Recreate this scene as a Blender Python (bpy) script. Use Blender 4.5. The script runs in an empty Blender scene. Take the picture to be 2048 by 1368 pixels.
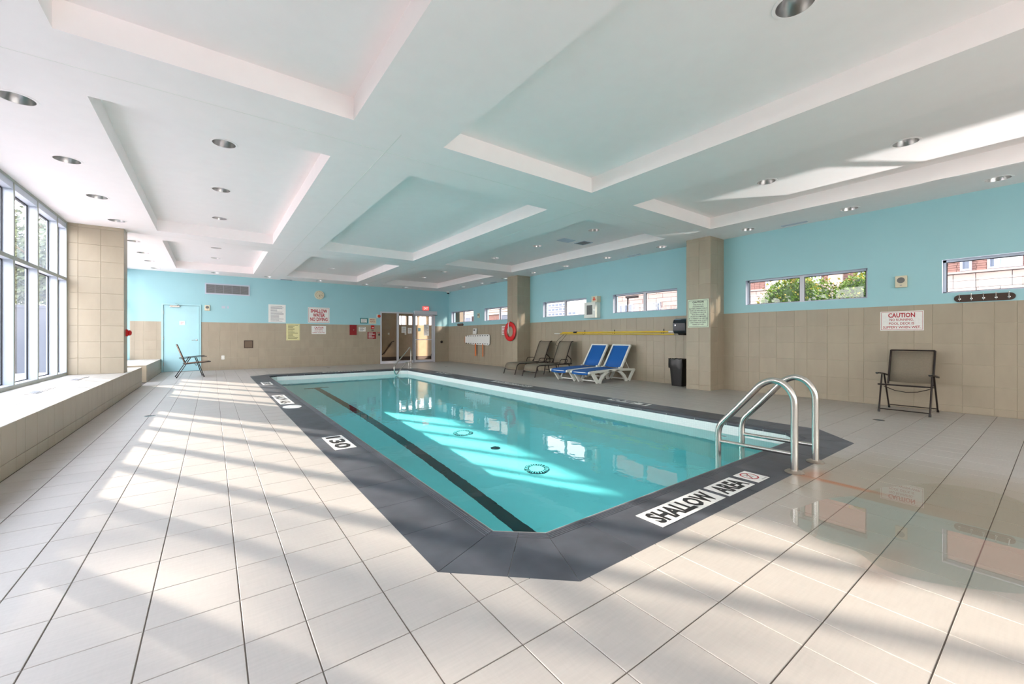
import bpy, bmesh, math, random
from mathutils import Vector, Matrix
random.seed(7)
PI = math.pi
sc = bpy.context.scene
COL = sc.collection
V = Vector

# ------------------------------------------------------------------ camera
cam = bpy.data.cameras.new('camera'); cam.sensor_width = 36.0
cam.lens = 814.1 / 2048 * 36.0; cam.shift_y = -9.4 / 2048; cam.clip_start = 0.05; cam.clip_end = 500
camo = bpy.data.objects.new('camera', cam); COL.objects.link(camo)
camo.location = (0, 0, 1.08); camo.rotation_euler = (PI / 2, 0, -math.radians(36.366))
sc.camera = camo

# ------------------------------------------------------------------ sky, sun, exposure
sc.view_settings.view_transform = 'Standard'; sc.view_settings.look = 'None'
sc.view_settings.gamma = 1.0; sc.view_settings.use_curve_mapping = False
sc.view_settings.exposure = 1.05
SKY_STRENGTH = 6.2
SUN_STRENGTH = 7.0
w = bpy.data.worlds.new('sky'); sc.world = w; w.use_nodes = True
nt = w.node_tree; nt.nodes.clear()
wo = nt.nodes.new('ShaderNodeOutputWorld'); bg = nt.nodes.new('ShaderNodeBackground')
tc = nt.nodes.new('ShaderNodeTexCoord'); sx = nt.nodes.new('ShaderNodeSeparateXYZ'); rp = nt.nodes.new('ShaderNodeValToRGB')
nt.links.new(tc.outputs['Generated'], sx.inputs[0]); nt.links.new(sx.outputs['Z'], rp.inputs[0])
nt.links.new(rp.outputs[0], bg.inputs[0]); nt.links.new(bg.outputs[0], wo.inputs[0])
rp.color_ramp.elements[0].position = 0.0; rp.color_ramp.elements[0].color = (1.0, 0.93, 0.93, 1)
rp.color_ramp.elements[1].position = 0.7; rp.color_ramp.elements[1].color = (0.66, 0.74, 0.93, 1)
e = rp.color_ramp.elements.new(0.25); e.color = (0.97, 0.94, 0.98, 1)
bg.inputs['Strength'].default_value = SKY_STRENGTH
SUN_DIR = V((1.0, -1.65, -0.63)).normalized()
sl = bpy.data.lights.new('sun', 'SUN'); sl.energy = SUN_STRENGTH; sl.angle = math.radians(0.9); sl.color = (1.0, 0.86, 0.74)
slo = bpy.data.objects.new('sun', sl); COL.objects.link(slo)
slo.rotation_euler = SUN_DIR.to_track_quat('-Z', 'Y').to_euler()
sl.cycles.is_caustics_light = True
YB_FILL = -4.3
def portal(name, loc, rot, sx_, sy_):
    l = bpy.data.lights.new(name, 'AREA'); l.shape = 'RECTANGLE'; l.size = sx_; l.size_y = sy_; l.cycles.is_portal = True
    o = bpy.data.objects.new(name, l); COL.objects.link(o); o.location = loc; o.rotation_euler = rot
portal('sky_portal', (-2.3, 3.0, 1.76), (0, -PI / 2, 0), 2.8, 15.0)
portal('sky_portal', (-2.3, 13.7, 1.76), (0, -PI / 2, 0), 2.8, 5.4)
portal('sky_portal', (8.95, 7.7, 1.96), (0, PI / 2, 0), 0.6, 17.8)
fl_ = bpy.data.lights.new('rear_fill', 'AREA'); fl_.shape = 'RECTANGLE'; fl_.size = 7; fl_.size_y = 2.2; fl_.energy = 90; fl_.color = (1.0, 0.98, 0.96)  # soft fill light added behind the camera; the room has no lamp there
flo = bpy.data.objects.new('rear_fill', fl_); COL.objects.link(flo); flo.location = (3.0, YB_FILL, 1.6); flo.rotation_euler = (math.radians(97), 0, 0)
# the sun thrown back by glass opposite: grazes the right wall, and a glint off the wet ground outside the nearest window
g2l = bpy.data.lights.new('sun_reflection', 'SUN'); g2l.energy = 5.0; g2l.angle = math.radians(4); g2l.color = (1.0, 0.84, 0.68)
g2o = bpy.data.objects.new('sun_reflection', g2l); COL.objects.link(g2o); g2o.rotation_euler = V((-.34, 1, -.25)).to_track_quat('-Z', 'Y').to_euler()
g3l = bpy.data.lights.new('ground_glint', 'SPOT'); g3l.energy = 2200; g3l.spot_size = math.radians(50); g3l.shadow_soft_size = .05; g3l.color = (1.0, 0.97, 0.92)
g3o = bpy.data.objects.new('ground_glint', g3l); COL.objects.link(g3o); g3o.location = (10.6, -1.3, .45); g3o.rotation_euler = V((-2.0, 1.5, 1.55)).to_track_quat('-Z', 'Y').to_euler()
cy = sc.cycles
cy.use_denoising = True; cy.denoiser = 'OPENIMAGEDENOISE'
cy.max_bounces = 14; cy.diffuse_bounces = 11; cy.glossy_bounces = 4; cy.transmission_bounces = 8; cy.transparent_max_bounces = 10
cy.caustics_reflective = False; cy.caustics_refractive = True; cy.blur_glossy = 0.3
cy.sample_clamp_indirect = 8.0
cy.use_adaptive_sampling = True; cy.adaptive_threshold = 0.02

# ------------------------------------------------------------------ materials
MATS = {}
def base_mat(name):
    m = bpy.data.materials.new(name); m.use_nodes = True
    n = m.node_tree; n.nodes.clear()
    out = n.nodes.new('ShaderNodeOutputMaterial'); p = n.nodes.new('ShaderNodeBsdfPrincipled')
    n.links.new(p.outputs[0], out.inputs[0]); MATS[name] = m
    return m, n, p, out
def mat(name, col, rough=0.6, metal=0.0, var=0.06, scale=6.0, stretch=(1, 1, 1), bump=0.0, spec=0.5, rnd=0.0, coat=0.0, emit=None, estr=0):
    m, n, p, out = base_mat(name)
    g = n.nodes.new('ShaderNodeNewGeometry'); mp = n.nodes.new('ShaderNodeMapping'); mp.inputs['Scale'].default_value = stretch
    nz = n.nodes.new('ShaderNodeTexNoise'); nz.inputs['Scale'].default_value = scale; nz.inputs['Detail'].default_value = 5
    n.links.new(g.outputs['Position'], mp.inputs[0]); n.links.new(mp.outputs[0], nz.inputs[0])
    mr = n.nodes.new('ShaderNodeMapRange'); mr.inputs[1].default_value = 0.3; mr.inputs[2].default_value = 0.7
    mr.inputs[3].default_value = 1 - var; mr.inputs[4].default_value = 1 + var
    n.links.new(nz.outputs[0], mr.inputs[0])
    mul = n.nodes.new('ShaderNodeVectorMath'); mul.operation = 'SCALE'; mul.inputs[0].default_value = col[:3]
    last = mr.outputs[0]
    if rnd:
        oi = n.nodes.new('ShaderNodeObjectInfo'); r2 = n.nodes.new('ShaderNodeMapRange')
        r2.inputs[3].default_value = 1 - rnd; r2.inputs[4].default_value = 1 + rnd
        mm = n.nodes.new('ShaderNodeMath'); mm.operation = 'MULTIPLY'
        n.links.new(oi.outputs['Random'], r2.inputs[0]); n.links.new(r2.outputs[0], mm.inputs[0]); n.links.new(last, mm.inputs[1]); last = mm.outputs[0]
    n.links.new(last, mul.inputs['Scale']); n.links.new(mul.outputs[0], p.inputs['Base Color'])
    p.inputs['Roughness'].default_value = rough; p.inputs['Metallic'].default_value = metal
    p.inputs['Specular IOR Level'].default_value = spec; p.inputs['Coat Weight'].default_value = coat
    if bump:
        b = n.nodes.new('ShaderNodeBump'); b.inputs['Strength'].default_value = bump; b.inputs['Distance'].default_value = 0.004
        n.links.new(nz.outputs[0], b.inputs['Height']); n.links.new(b.outputs[0], p.inputs['Normal'])
    if emit:
        p.inputs['Emission Color'].default_value = (*emit, 1); p.inputs['Emission Strength'].default_value = estr
    return m
def s2l(r, g, b):
    f = lambda c: (c / 255 / 12.92) if c / 255 <= 0.04045 else ((c / 255 + 0.055) / 1.055) ** 2.4
    return (f(r), f(g), f(b))
M = {}
M['ceiling'] = mat('ceiling_paint', s2l(251, 244, 243), 0.85, var=0.01)
M['blue'] = mat('blue_wall_paint', s2l(160, 207, 214), 0.5, var=0.015, scale=1.5)
M['white_wall'] = mat('white_wall_paint', s2l(232, 230, 224), 0.6, var=0.02)
M['dado'] = mat('beige_wall_tile', s2l(167, 155, 135), 0.42, var=0.04, scale=2.5, stretch=(3, 3, 1.2), rnd=0.03)
M['dado_grout'] = mat('beige_grout', s2l(180, 170, 150), 0.8)
M['ledge_top'] = mat('pale_ledge_tile', s2l(190, 184, 174), 0.4, var=0.04, scale=3.0, rnd=0.03)
M['grout'] = mat('dark_floor_grout', s2l(104, 96, 88), 0.85, var=0.35, scale=2.0)
M['coping'] = mat('charcoal_coping_tile', s2l(70, 73, 80), 0.45, var=0.25, scale=5.0, bump=0.15, rnd=0.08)
M['coping_grout'] = mat('pale_coping_grout', s2l(150, 148, 145), 0.8)
M['plate'] = mat('white_plate', s2l(236, 236, 232), 0.45, var=0.03, scale=30)
M['black_print'] = mat('black_print', s2l(34, 34, 36), 0.5)
M['red_print'] = mat('red_print', s2l(176, 22, 38), 0.5)
M['grey_print'] = mat('grey_print', s2l(150, 150, 155), 0.6)
M['olive_print'] = mat('olive_print', s2l(120, 115, 75), 0.6)
M['steel'] = mat('brushed_steel', (0.62, 0.60, 0.56), 0.24, metal=1.0, var=0.08, scale=40, stretch=(1, 1, 0.05))
M['steel_rust'] = mat('weathered_steel', s2l(178, 166, 154), 0.38, metal=0.85, var=0.2, scale=12)
M['chrome'] = mat('chrome', (0.75, 0.75, 0.74), 0.2, metal=1.0)
M['reflector'] = mat('aluminium_reflector', (0.55, 0.54, 0.53), 0.28, metal=1.0)
M['alu'] = mat('anodised_frame', s2l(206, 206, 212), 0.4, metal=0.1, var=0.02)
M['alu_grey'] = mat('grey_green_frame_edge', s2l(158, 164, 158), 0.45, var=0.02)
M['white_frame'] = mat('white_window_frame', s2l(192, 200, 213), 0.4, var=0.015)
M['gasket'] = mat('black_gasket', s2l(26, 28, 34), 0.6)
M['white_plastic'] = mat('white_resin', s2l(232, 234, 226), 0.4, var=0.03)
M['blue_sling'] = mat('blue_mesh_fabric', s2l(6, 92, 170), 0.65, var=0.08, scale=60)
M['brown_sling'] = mat('taupe_mesh_fabric', s2l(128, 118, 102), 0.8, var=0.06, scale=60)
M['tan_sling'] = mat('tan_mesh_fabric', s2l(150, 118, 92), 0.8, var=0.06, scale=60)
M['dark_metal'] = mat('dark_bronze_metal', s2l(42, 34, 32), 0.4, metal=0.3)
M['black_plastic'] = mat('black_plastic', s2l(22, 22, 23), 0.4)
M['bag'] = mat('black_bin_liner', s2l(14, 14, 15), 0.3, var=0.1, scale=30, bump=0.2)
M['dispenser'] = mat('smoky_black_plastic', s2l(38, 46, 52), 0.18)
M['red'] = mat('red_plastic', s2l(206, 26, 30), 0.4)
M['dark_red'] = mat('dark_red_paint', s2l(140, 14, 24), 0.45)
M['orange'] = mat('orange_strap', s2l(226, 122, 60), 0.7)
M['yellow'] = mat('yellow_fibreglass', s2l(236, 200, 24), 0.4)
M['cream'] = mat('cream_plastic', s2l(222, 214, 188), 0.5)
M['paleyellow'] = mat('pale_yellow_board', s2l(226, 220, 168), 0.5)
M['glowgreen'] = mat('pale_green_board', s2l(216, 230, 205), 0.5)
M['teal'] = mat('teal_frame', s2l(30, 125, 125), 0.5)
M['dark_grille'] = mat('grey_mesh', s2l(112, 114, 112), 0.7, var=0.1, scale=20)
M['door_paint'] = mat('pale_blue_door_paint', s2l(172, 216, 222), 0.4, var=0.015)
M['wood'] = mat('dark_wood', s2l(62, 42, 30), 0.5)
M['vest_wall'] = mat('tan_vestibule_wall', s2l(168, 148, 122), 0.7)
M['vest_floor'] = mat('brown_vestibule_floor', s2l(110, 92, 74), 0.6)
M['pool_white'] = mat('white_pool_tile', s2l(228, 246, 252), 0.35, var=0.02)
M['lane'] = mat('dark_lane_tile', s2l(20, 30, 40), 0.4)
M['drain'] = mat('dark_drain', s2l(24, 44, 50), 0.5)
M['asphalt'] = mat('asphalt', s2l(110, 112, 118), 0.9)
M['concrete'] = mat('pale_paving', s2l(184, 172, 168), 0.9, var=0.06)
M['grass'] = mat('lawn', s2l(90, 110, 60), 0.9, var=0.3)
M['bark'] = mat('bark', s2l(90, 75, 60), 0.9, var=0.3)
M['leaf'] = mat('green_leaf', s2l(52, 64, 30), 0.6, var=0.45, scale=3)
M['hedge'] = mat('hedge_leaf', s2l(150, 168, 70), 0.6, var=0.4, scale=4)
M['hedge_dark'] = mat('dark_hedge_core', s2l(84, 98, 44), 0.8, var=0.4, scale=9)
M['hedge2'] = mat('autumn_hedge_leaf', s2l(214, 180, 70), 0.6, var=0.3, scale=4)
M["ext_wall"] = mat("blue_grey_exterior_wall", s2l(40, 44, 54), 0.7, var=0.08)
M['stone'] = mat('pale_stone', s2l(190, 170, 158), 0.8, var=0.1, scale=2, rnd=0.05)
M['brick'] = mat('red_brick', s2l(160, 122, 110), 0.85, var=0.15, scale=8)
M['ext_glass'] = mat('window_glass_dark', s2l(112, 124, 138), 0.1)
M['ext_pale'] = mat('pale_blind', s2l(190, 198, 190), 0.6)
M['siding'] = mat('cream_siding', s2l(212, 196, 180), 0.7)
M['tower'] = mat('white_concrete', s2l(214, 214, 216), 0.7)
M['fill_glow'] = mat('fill_panel', (0.9, 0.9, 0.9), 0.5, emit=(1, 0.93, 0.82), estr=4)  # glow of the panel added to brighten the vestibule
M['exit_glow'] = mat('red_lit_sign', s2l(200, 40, 44), 0.5, emit=(1.0, 0.08, 0.07), estr=0.55)
M['exit_letter'] = mat('lit_letter', s2l(255, 210, 205), 0.5, emit=(1.0, 0.6, 0.55), estr=0.5)
M['flame_red'] = mat('orange_red_lens', s2l(214, 70, 36), 0.25)

def glass_mat(name, tint, rough=0.0, refl=1.0, ior=1.45):
    m = bpy.data.materials.new(name); m.use_nodes = True; n = m.node_tree; n.nodes.clear()
    out = n.nodes.new('ShaderNodeOutputMaterial'); mix = n.nodes.new('ShaderNodeMixShader')
    tr = n.nodes.new('ShaderNodeBsdfTransparent'); gl = n.nodes.new('ShaderNodeBsdfGlossy'); fr = n.nodes.new('ShaderNodeFresnel')
    tr.inputs[0].default_value = (*tint, 1); gl.inputs['Roughness'].default_value = rough; fr.inputs['IOR'].default_value = 1.45
    gl.inputs[0].default_value = (refl, refl, refl, 1)
    g = n.nodes.new('ShaderNodeNewGeometry'); mr = n.nodes.new('ShaderNodeMapRange'); mr.name = 'ior'
    mr.inputs[3].default_value = ior; mr.inputs[4].default_value = 1 / ior
    n.links.new(g.outputs['Backfacing'], mr.inputs[0]); n.links.new(mr.outputs[0], fr.inputs['IOR'])
    n.links.new(fr.outputs[0], mix.inputs[0]); n.links.new(tr.outputs[0], mix.inputs[1]); n.links.new(gl.outputs[0], mix.inputs[2])
    n.links.new(mix.outputs[0], out.inputs[0]); return m
M['glass'] = glass_mat('clear_glass', (0.96, 0.98, 0.97))
M['glass_tint'] = glass_mat('grey_tinted_glass', (0.31, 0.31, 0.32))
M['glass_far'] = glass_mat('door_glass', (0.85, 0.84, 0.82))

def floor_mat():
    m, n, p, out = base_mat('pale_floor_tile')
    N = n.nodes.new; L = n.links.new
    g = N('ShaderNodeNewGeometry')
    def noise(scale, st, det=4):
        mp = N('ShaderNodeMapping'); mp.inputs['Scale'].default_value = st; L(g.outputs['Position'], mp.inputs[0])
        z = N('ShaderNodeTexNoise'); z.inputs['Scale'].default_value = scale; z.inputs['Detail'].default_value = det; L(mp.outputs[0], z.inputs[0]); return z
    def rng(src, a, b, c, d):
        r = N('ShaderNodeMapRange'); r.inputs[1].default_value = a; r.inputs[2].default_value = b; r.inputs[3].default_value = c; r.inputs[4].default_value = d; L(src, r.inputs[0]); return r.outputs[0]
    def math_(op, a, b=None, c=None):
        k = N('ShaderNodeMath'); k.operation = op
        for i, x in enumerate((a, b, c)):
            if x is None: continue
            if isinstance(x, (int, float)): k.inputs[i].default_value = x
            else: L(x, k.inputs[i])
        return k.outputs[0]
    n1 = noise(2.0, (1, 1, 1)); n2 = noise(9.0, (1.0, 9.0, 1)); n3 = noise(9.0, (11.0, 1.2, 1))
    oi = N('ShaderNodeObjectInfo')
    f = math_('MULTIPLY', rng(n1.outputs[0], 0.3, 0.7, 0.97, 1.03), rng(n2.outputs[0], 0.3, 0.7, 0.965, 1.035))
    f = math_('MULTIPLY', f, rng(n3.outputs[0], 0.3, 0.7, 0.98, 1.02))
    f = math_('MULTIPLY', f, rng(oi.outputs['Random'], 0, 1, 0.98, 1.02))
    base = N('ShaderNodeVectorMath'); base.operation = 'SCALE'; base.inputs[0].default_value = s2l(177, 171, 164); L(f, base.inputs['Scale'])
    # dirt film with its own outline around the wet corner, and the rust run below the ladder flange
    sp = N('ShaderNodeSeparateXYZ'); L(g.outputs['Position'], sp.inputs[0])
    nd = noise(2.2, (1, 1, 1), 6)
    def blob(cx, cy_, rx, ry, soft, wob=0.9):
        dx = math_('DIVIDE', math_('SUBTRACT', sp.outputs[0], cx), rx); dy = math_('DIVIDE', math_('SUBTRACT', sp.outputs[1], cy_), ry)
        d = math_('SQRT', math_('ADD', math_('MULTIPLY', dx, dx), math_('MULTIPLY', dy, dy)))
        d = math_('ADD', d, math_('MULTIPLY', math_('SUBTRACT', nd.outputs[0], 0.5), wob))
        return rng(d, 1.0 - soft, 1.0 + soft, 1.0, 0.0)
    dirt = blob(3.75, 0.55, 1.15, 0.75, 0.25)
    rust1 = blob(3.715, 1.0, 0.035, 0.36, 0.7, 1.2)
    rust2 = blob(3.80, 1.17, 0.16, 0.07, 0.6, 1.0)
    rust3 = blob(3.65, 0.62, 0.10, 0.22, 0.7, 1.0)
    rim = math_('MULTIPLY', blob(2.65, 0.50, 0.22, 0.07, 0.8, 0.8), 0.5)
    mx = N('ShaderNodeMix'); mx.data_type = 'RGBA'; mx.inputs['B'].default_value = (*s2l(148, 138, 116), 1)
    L(math_('MULTIPLY', dirt, 0.6), mx.inputs['Factor']); L(base.outputs[0], mx.inputs['A'])
    r = math_('MAXIMUM', math_('MAXIMUM', math_('MULTIPLY', rust1, 0.8), math_('MULTIPLY', rust2, 0.6)), math_('MAXIMUM', math_('MULTIPLY', rust3, 0.18), math_('MULTIPLY', rim, 0.5)))
    mx2 = N('ShaderNodeMix'); mx2.data_type = 'RGBA'; mx2.inputs['B'].default_value = (*s2l(170, 100, 48), 1)
    L(r, mx2.inputs['Factor']); L(mx.outputs['Result'], mx2.inputs['A']); L(mx2.outputs['Result'], p.inputs['Base Color'])
    L(rng(dirt, 0, 1, 0.42, 0.30), p.inputs['Roughness'])
    b = N('ShaderNodeBump'); b.inputs['Strength'].default_value = 0.12; b.inputs['Distance'].default_value = 0.002; L(n2.outputs[0], b.inputs['Height']); L(b.outputs[0], p.inputs['Normal'])
    return m
M['floor'] = floor_mat()

def water_mat():
    m = bpy.data.materials.new('pool_water'); m.use_nodes = True; n = m.node_tree; n.nodes.clear()
    N = n.nodes.new; L = n.links.new
    out = N('ShaderNodeOutputMaterial'); p = N('ShaderNodeBsdfPrincipled')
    p.inputs['Base Color'].default_value = (0.22, 0.98, 1.0, 1); p.inputs['Roughness'].default_value = 0.0
    p.inputs['Transmission Weight'].default_value = 1.0; p.inputs['IOR'].default_value = 1.333
    g = N('ShaderNodeNewGeometry'); mp = N('ShaderNodeMapping'); mp.inputs['Scale'].default_value = (1.0, 1.0, 1)
    z = N('ShaderNodeTexNoise'); z.inputs['Scale'].default_value = 7.0; z.inputs['Detail'].default_value = 2
    L(g.outputs['Position'], mp.inputs[0]); L(mp.outputs[0], z.inputs[0])
    b = N('ShaderNodeBump'); b.inputs['Strength'].default_value = 0.06; b.inputs['Distance'].default_value = 0.02
    L(z.outputs[0], b.inputs['Height']); L(b.outputs[0], p.inputs['Normal']); L(p.outputs[0], out.inputs[0])
    return m
M['water'] = water_mat()
def puddle_mat():
    return glass_mat('thin_water_film', (0.93, 0.94, 0.92), ior=1.33)
M['puddle'] = puddle_mat()

# ------------------------------------------------------------------ mesh helpers
class MB:
    def __init__(s): s.v = []; s.f = []
    def add(s, vs, fs):
        k = len(s.v); s.v += [tuple(p) for p in vs]; s.f += [tuple(i + k for i in f) for f in fs]; return s
    def box(s, a, b):
        x0, y0, z0 = a; x1, y1, z1 = b
        if x0 > x1: x0, x1 = x1, x0
        if y0 > y1: y0, y1 = y1, y0
        if z0 > z1: z0, z1 = z1, z0
        return s.add([(x0, y0, z0), (x1, y0, z0), (x1, y1, z0), (x0, y1, z0), (x0, y0, z1), (x1, y0, z1), (x1, y1, z1), (x0, y1, z1)],
                     [(0, 3, 2, 1), (4, 5, 6, 7), (0, 1, 5, 4), (1, 2, 6, 5), (2, 3, 7, 6), (3, 0, 4, 7)])
    def quad(s, a, b, c, d): return s.add([a, b, c, d], [(0, 1, 2, 3)])
    def prism(s, pts, z0, z1, axis='z'):
        n = len(pts)
        def P(p, h):
            if axis == 'z': return (p[0], p[1], h)
            if axis == 'y': return (p[0], h, p[1])
            return (h, p[0], p[1])
        vs = [P(p, z0) for p in pts] + [P(p, z1) for p in pts]
        fs = [tuple(range(n))[::-1], tuple(range(n, 2 * n))] + [(i, (i + 1) % n, n + (i + 1) % n, n + i) for i in range(n)]
        if axis == 'y': fs = [f[::-1] for f in fs]
        return s.add(vs, fs)
    def tube(s, pts, r, seg=10, closed=False, cap=True, flat=None):
        pts = [V(p) for p in pts]; n = len(pts); rings = []
        rr = r if isinstance(r, (list, tuple)) else [r] * n
        up = None
        for i in range(n):
            a = pts[(i - 1) % n] if (i > 0 or closed) else pts[i]; b = pts[(i + 1) % n] if (i < n - 1 or closed) else pts[i]
            t = (b - a).normalized()
            if up is None:
                up = V((0, 0, 1)) if abs(t.z) < 0.9 else V((1, 0, 0))
            x = up - t * up.dot(t)
            if x.length < 1e-4: x = V((1, 0, 0)) - t * t.x
            x.normalize(); y = t.cross(x); up = x
            rings.append([pts[i] + (x * math.cos(2 * PI * k / seg) + y * math.sin(2 * PI * k / seg) * (flat or 1)) * rr[i] for k in range(seg)])
        k0 = len(s.v); s.v += [tuple(p) for rg in rings for p in rg]
        m = n if closed else n - 1
        for i in range(m):
            j = (i + 1) % n
            for k in range(seg):
                l = (k + 1) % seg
                s.f.append((k0 + i * seg + k, k0 + i * seg + l, k0 + j * seg + l, k0 + j * seg + k))
        if cap and not closed:
            s.f.append(tuple(k0 + k for k in range(seg))[::-1]); s.f.append(tuple(k0 + (n - 1) * seg + k for k in range(seg)))
        return s
    def lathe(s, prof, c=(0, 0, 0), seg=24, axis='z', sx_=1, sy_=1, cap=True):
        k0 = len(s.v); n = len(prof)
        for r, h in prof:
            for k in range(seg):
                a = 2 * PI * k / seg; x = r * math.cos(a) * sx_; y = r * math.sin(a) * sy_
                if axis == 'z': s.v.append((c[0] + x, c[1] + y, c[2] + h))
                elif axis == 'y': s.v.append((c[0] + x, c[1] - h, c[2] + y))
                else: s.v.append((c[0] + h, c[1] + x, c[2] + y))
        for i in range(n - 1):
            for k in range(seg):
                l = (k + 1) % seg; s.f.append((k0 + i * seg + k, k0 + i * seg + l, k0 + (i + 1) * seg + l, k0 + (i + 1) * seg + k))
        if cap and prof[0][0] > 1e-5: s.f.append(tuple(k0 + k for k in range(seg))[::-1])
        if cap and prof[-1][0] > 1e-5: s.f.append(tuple(k0 + (n - 1) * seg + k for k in range(seg)))
        return s
    def xf(s, mtx):
        s.v = [tuple(mtx @ V(p)) for p in s.v]; return s
    def mesh(s, name, m, smooth=False):
        me = bpy.data.meshes.new(name); me.from_pydata(s.v, [], s.f)
        if m: me.materials.append(m)
        if smooth:
            for p in me.polygons: p.use_smooth = True
        me.update(); return me
    def build(s, name, m, parent=None, smooth=False, fix=True, bevel=0, **kw):
        me = s.mesh(name, M[m] if isinstance(m, str) else m, smooth)
        if fix or bevel:
            b = bmesh.new(); b.from_mesh(me)
            bmesh.ops.remove_doubles(b, verts=b.verts, dist=1e-5)
            if bevel: bmesh.ops.bevel(b, geom=[e for e in b.edges if e.is_manifold and e.calc_face_angle(0) > 0.5], offset=bevel, segments=2, affect='EDGES', profile=0.5)
            bmesh.ops.recalc_face_normals(b, faces=b.faces)
            b.to_mesh(me); b.free()
        if smooth:
            me.polygons.foreach_set('use_smooth', [True] * len(me.polygons))
            try: me.set_sharp_from_angle(angle=0.7)
            except Exception: pass
        return link(name, me, parent, **kw)
def link(name, me, parent=None, label=None, cat=None, group=None, kind=None, loc=None, rz=0):
    o = bpy.data.objects.new(name, me); COL.objects.link(o)
    if parent: o.parent = parent
    return tag(o, label, cat, group, kind, loc, rz)
def tag(o, label=None, cat=None, group=None, kind=None, loc=None, rz=0):
    if label: o['label'] = label
    if cat: o['category'] = cat
    if group: o['group'] = group
    if kind: o['kind'] = kind
    if loc is not None: o.location = loc
    if rz: o.rotation_euler = (0, 0, rz)
    return o
def thing(name, loc, label, cat, rz=0, group=None):
    return link(name, None, None, label, cat, group, None, loc, rz)
def copy_tree(src, parent=None):
    c = src.copy(); COL.objects.link(c); c.parent = parent
    for ch in list(src.children): copy_tree(ch, c)
    return c
RW = -PI / 2      # a thing built facing -y, turned to hang on the right wall (faces -x)
def fillet(pts, r, n=6):
    """round the corners of a polyline of 3-D points"""
    pts = [V(p) for p in pts]; out = [pts[0]]
    for i in range(1, len(pts) - 1):
        a, b, c = pts[i - 1], pts[i], pts[i + 1]
        d1 = (a - b); d2 = (c - b); l = min(r, d1.length * 0.49, d2.length * 0.49)
        p1 = b + d1.normalized() * l; p2 = b + d2.normalized() * l
        for k in range(n + 1):
            t = k / n; out.append(p1 * (1 - t) ** 2 + b * 2 * t * (1 - t) + p2 * t * t)
    out.append(pts[-1]); return out
def spline(pts, k=5):
    pts = [V(p) for p in pts]; out = []
    for i in range(len(pts) - 1):
        p1, p2 = pts[i], pts[i + 1]; p0 = pts[i - 1] if i else p1; p3 = pts[i + 2] if i + 2 < len(pts) else p2
        a = min(1, (p2 - p1).length / max(1e-6, (p1 - p0).length)) if i else 1
        m1 = ((p2 - p0) * .5); m2 = ((p3 - p1) * .5)
        L_ = (p2 - p1).length
        if m1.length > L_: m1 = m1.normalized() * L_
        if m2.length > L_: m2 = m2.normalized() * L_
        for q in range(k):
            t = q / k; out.append(p1 * (2 * t ** 3 - 3 * t * t + 1) + m1 * (t ** 3 - 2 * t * t + t) + p2 * (-2 * t ** 3 + 3 * t * t) + m2 * (t ** 3 - t * t))
    out.append(pts[-1]); return out
def text_mb(txt, wd, ht, bold=0.0, depth=0.0008, spacing=1.0):
    """flat lettering as a mesh centred on 0,0 in the xy plane, scaled to wd x ht"""
    cu = bpy.data.curves.new('lettering', 'FONT'); cu.body = txt; cu.size = 1; cu.offset = bold; cu.resolution_u = 2
    cu.space_character = spacing; cu.align_x = 'CENTER'
    o = bpy.data.objects.new('lettering', cu); COL.objects.link(o)
    dg = bpy.context.evaluated_depsgraph_get(); me = bpy.data.meshes.new_from_object(o.evaluated_get(dg))
    vs = [v.co.copy() for v in me.vertices]; fs = [tuple(p.vertices) for p in me.polygons]
    bpy.data.objects.remove(o); bpy.data.curves.remove(cu); bpy.data.meshes.remove(me)
    x0 = min(v.x for v in vs); x1 = max(v.x for v in vs); y0 = min(v.y for v in vs); y1 = max(v.y for v in vs)
    mb = MB(); mb.add([((v.x - (x0 + x1) / 2) / (x1 - x0) * wd, (v.y - (y0 + y1) / 2) / (y1 - y0) * ht, depth) for v in vs], fs); return mb
def wall_text(parent, txt, x, z, wd, ht, m, y=-0.006, bold=0.02, name='lettering'):
    mb = text_mb(txt, wd, ht, bold); mb.v = [(x + a, y, z + b) for a, b, c in mb.v]
    return mb.build(name, m, parent, fix=False)
def grid_lines(start, end, pat, phase):
    """tile joints: repeated pattern of widths going through phase"""
    xs = []; x = phase; per = sum(pat)
    while x > start: x -= per
    k = 0
    while x < end + 1e-6:
        if x > start - 1e-6: xs.append(x)
        x += pat[k % len(pat)]; k += 1
    if not xs or xs[0] - start > 0.03: xs.insert(0, start)
    else: xs[0] = start
    if end - xs[-1] > 0.03: xs.append(end)
    else: xs[-1] = end
    return xs
TILE_CACHE = {}
def tile_geo(wd, ht, j, t, c=0.0015):
    x0, y0, x1, y1 = j, j, wd - j, ht - j
    vs = [(x0, y0, -t), (x1, y0, -t), (x1, y1, -t), (x0, y1, -t), (x0, y0, -c), (x1, y0, -c), (x1, y1, -c), (x0, y1, -c),
          (x0 + c, y0 + c, 0), (x1 - c, y0 + c, 0), (x1 - c, y1 - c, 0), (x0 + c, y1 - c, 0)]
    fs = [(8, 9, 10, 11)] + [(i, (i + 1) % 4, 4 + (i + 1) % 4, 4 + i) for i in range(4)] + [(4 + i, 4 + (i + 1) % 4, 8 + (i + 1) % 4, 8 + i) for i in range(4)]
    return vs, fs
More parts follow.
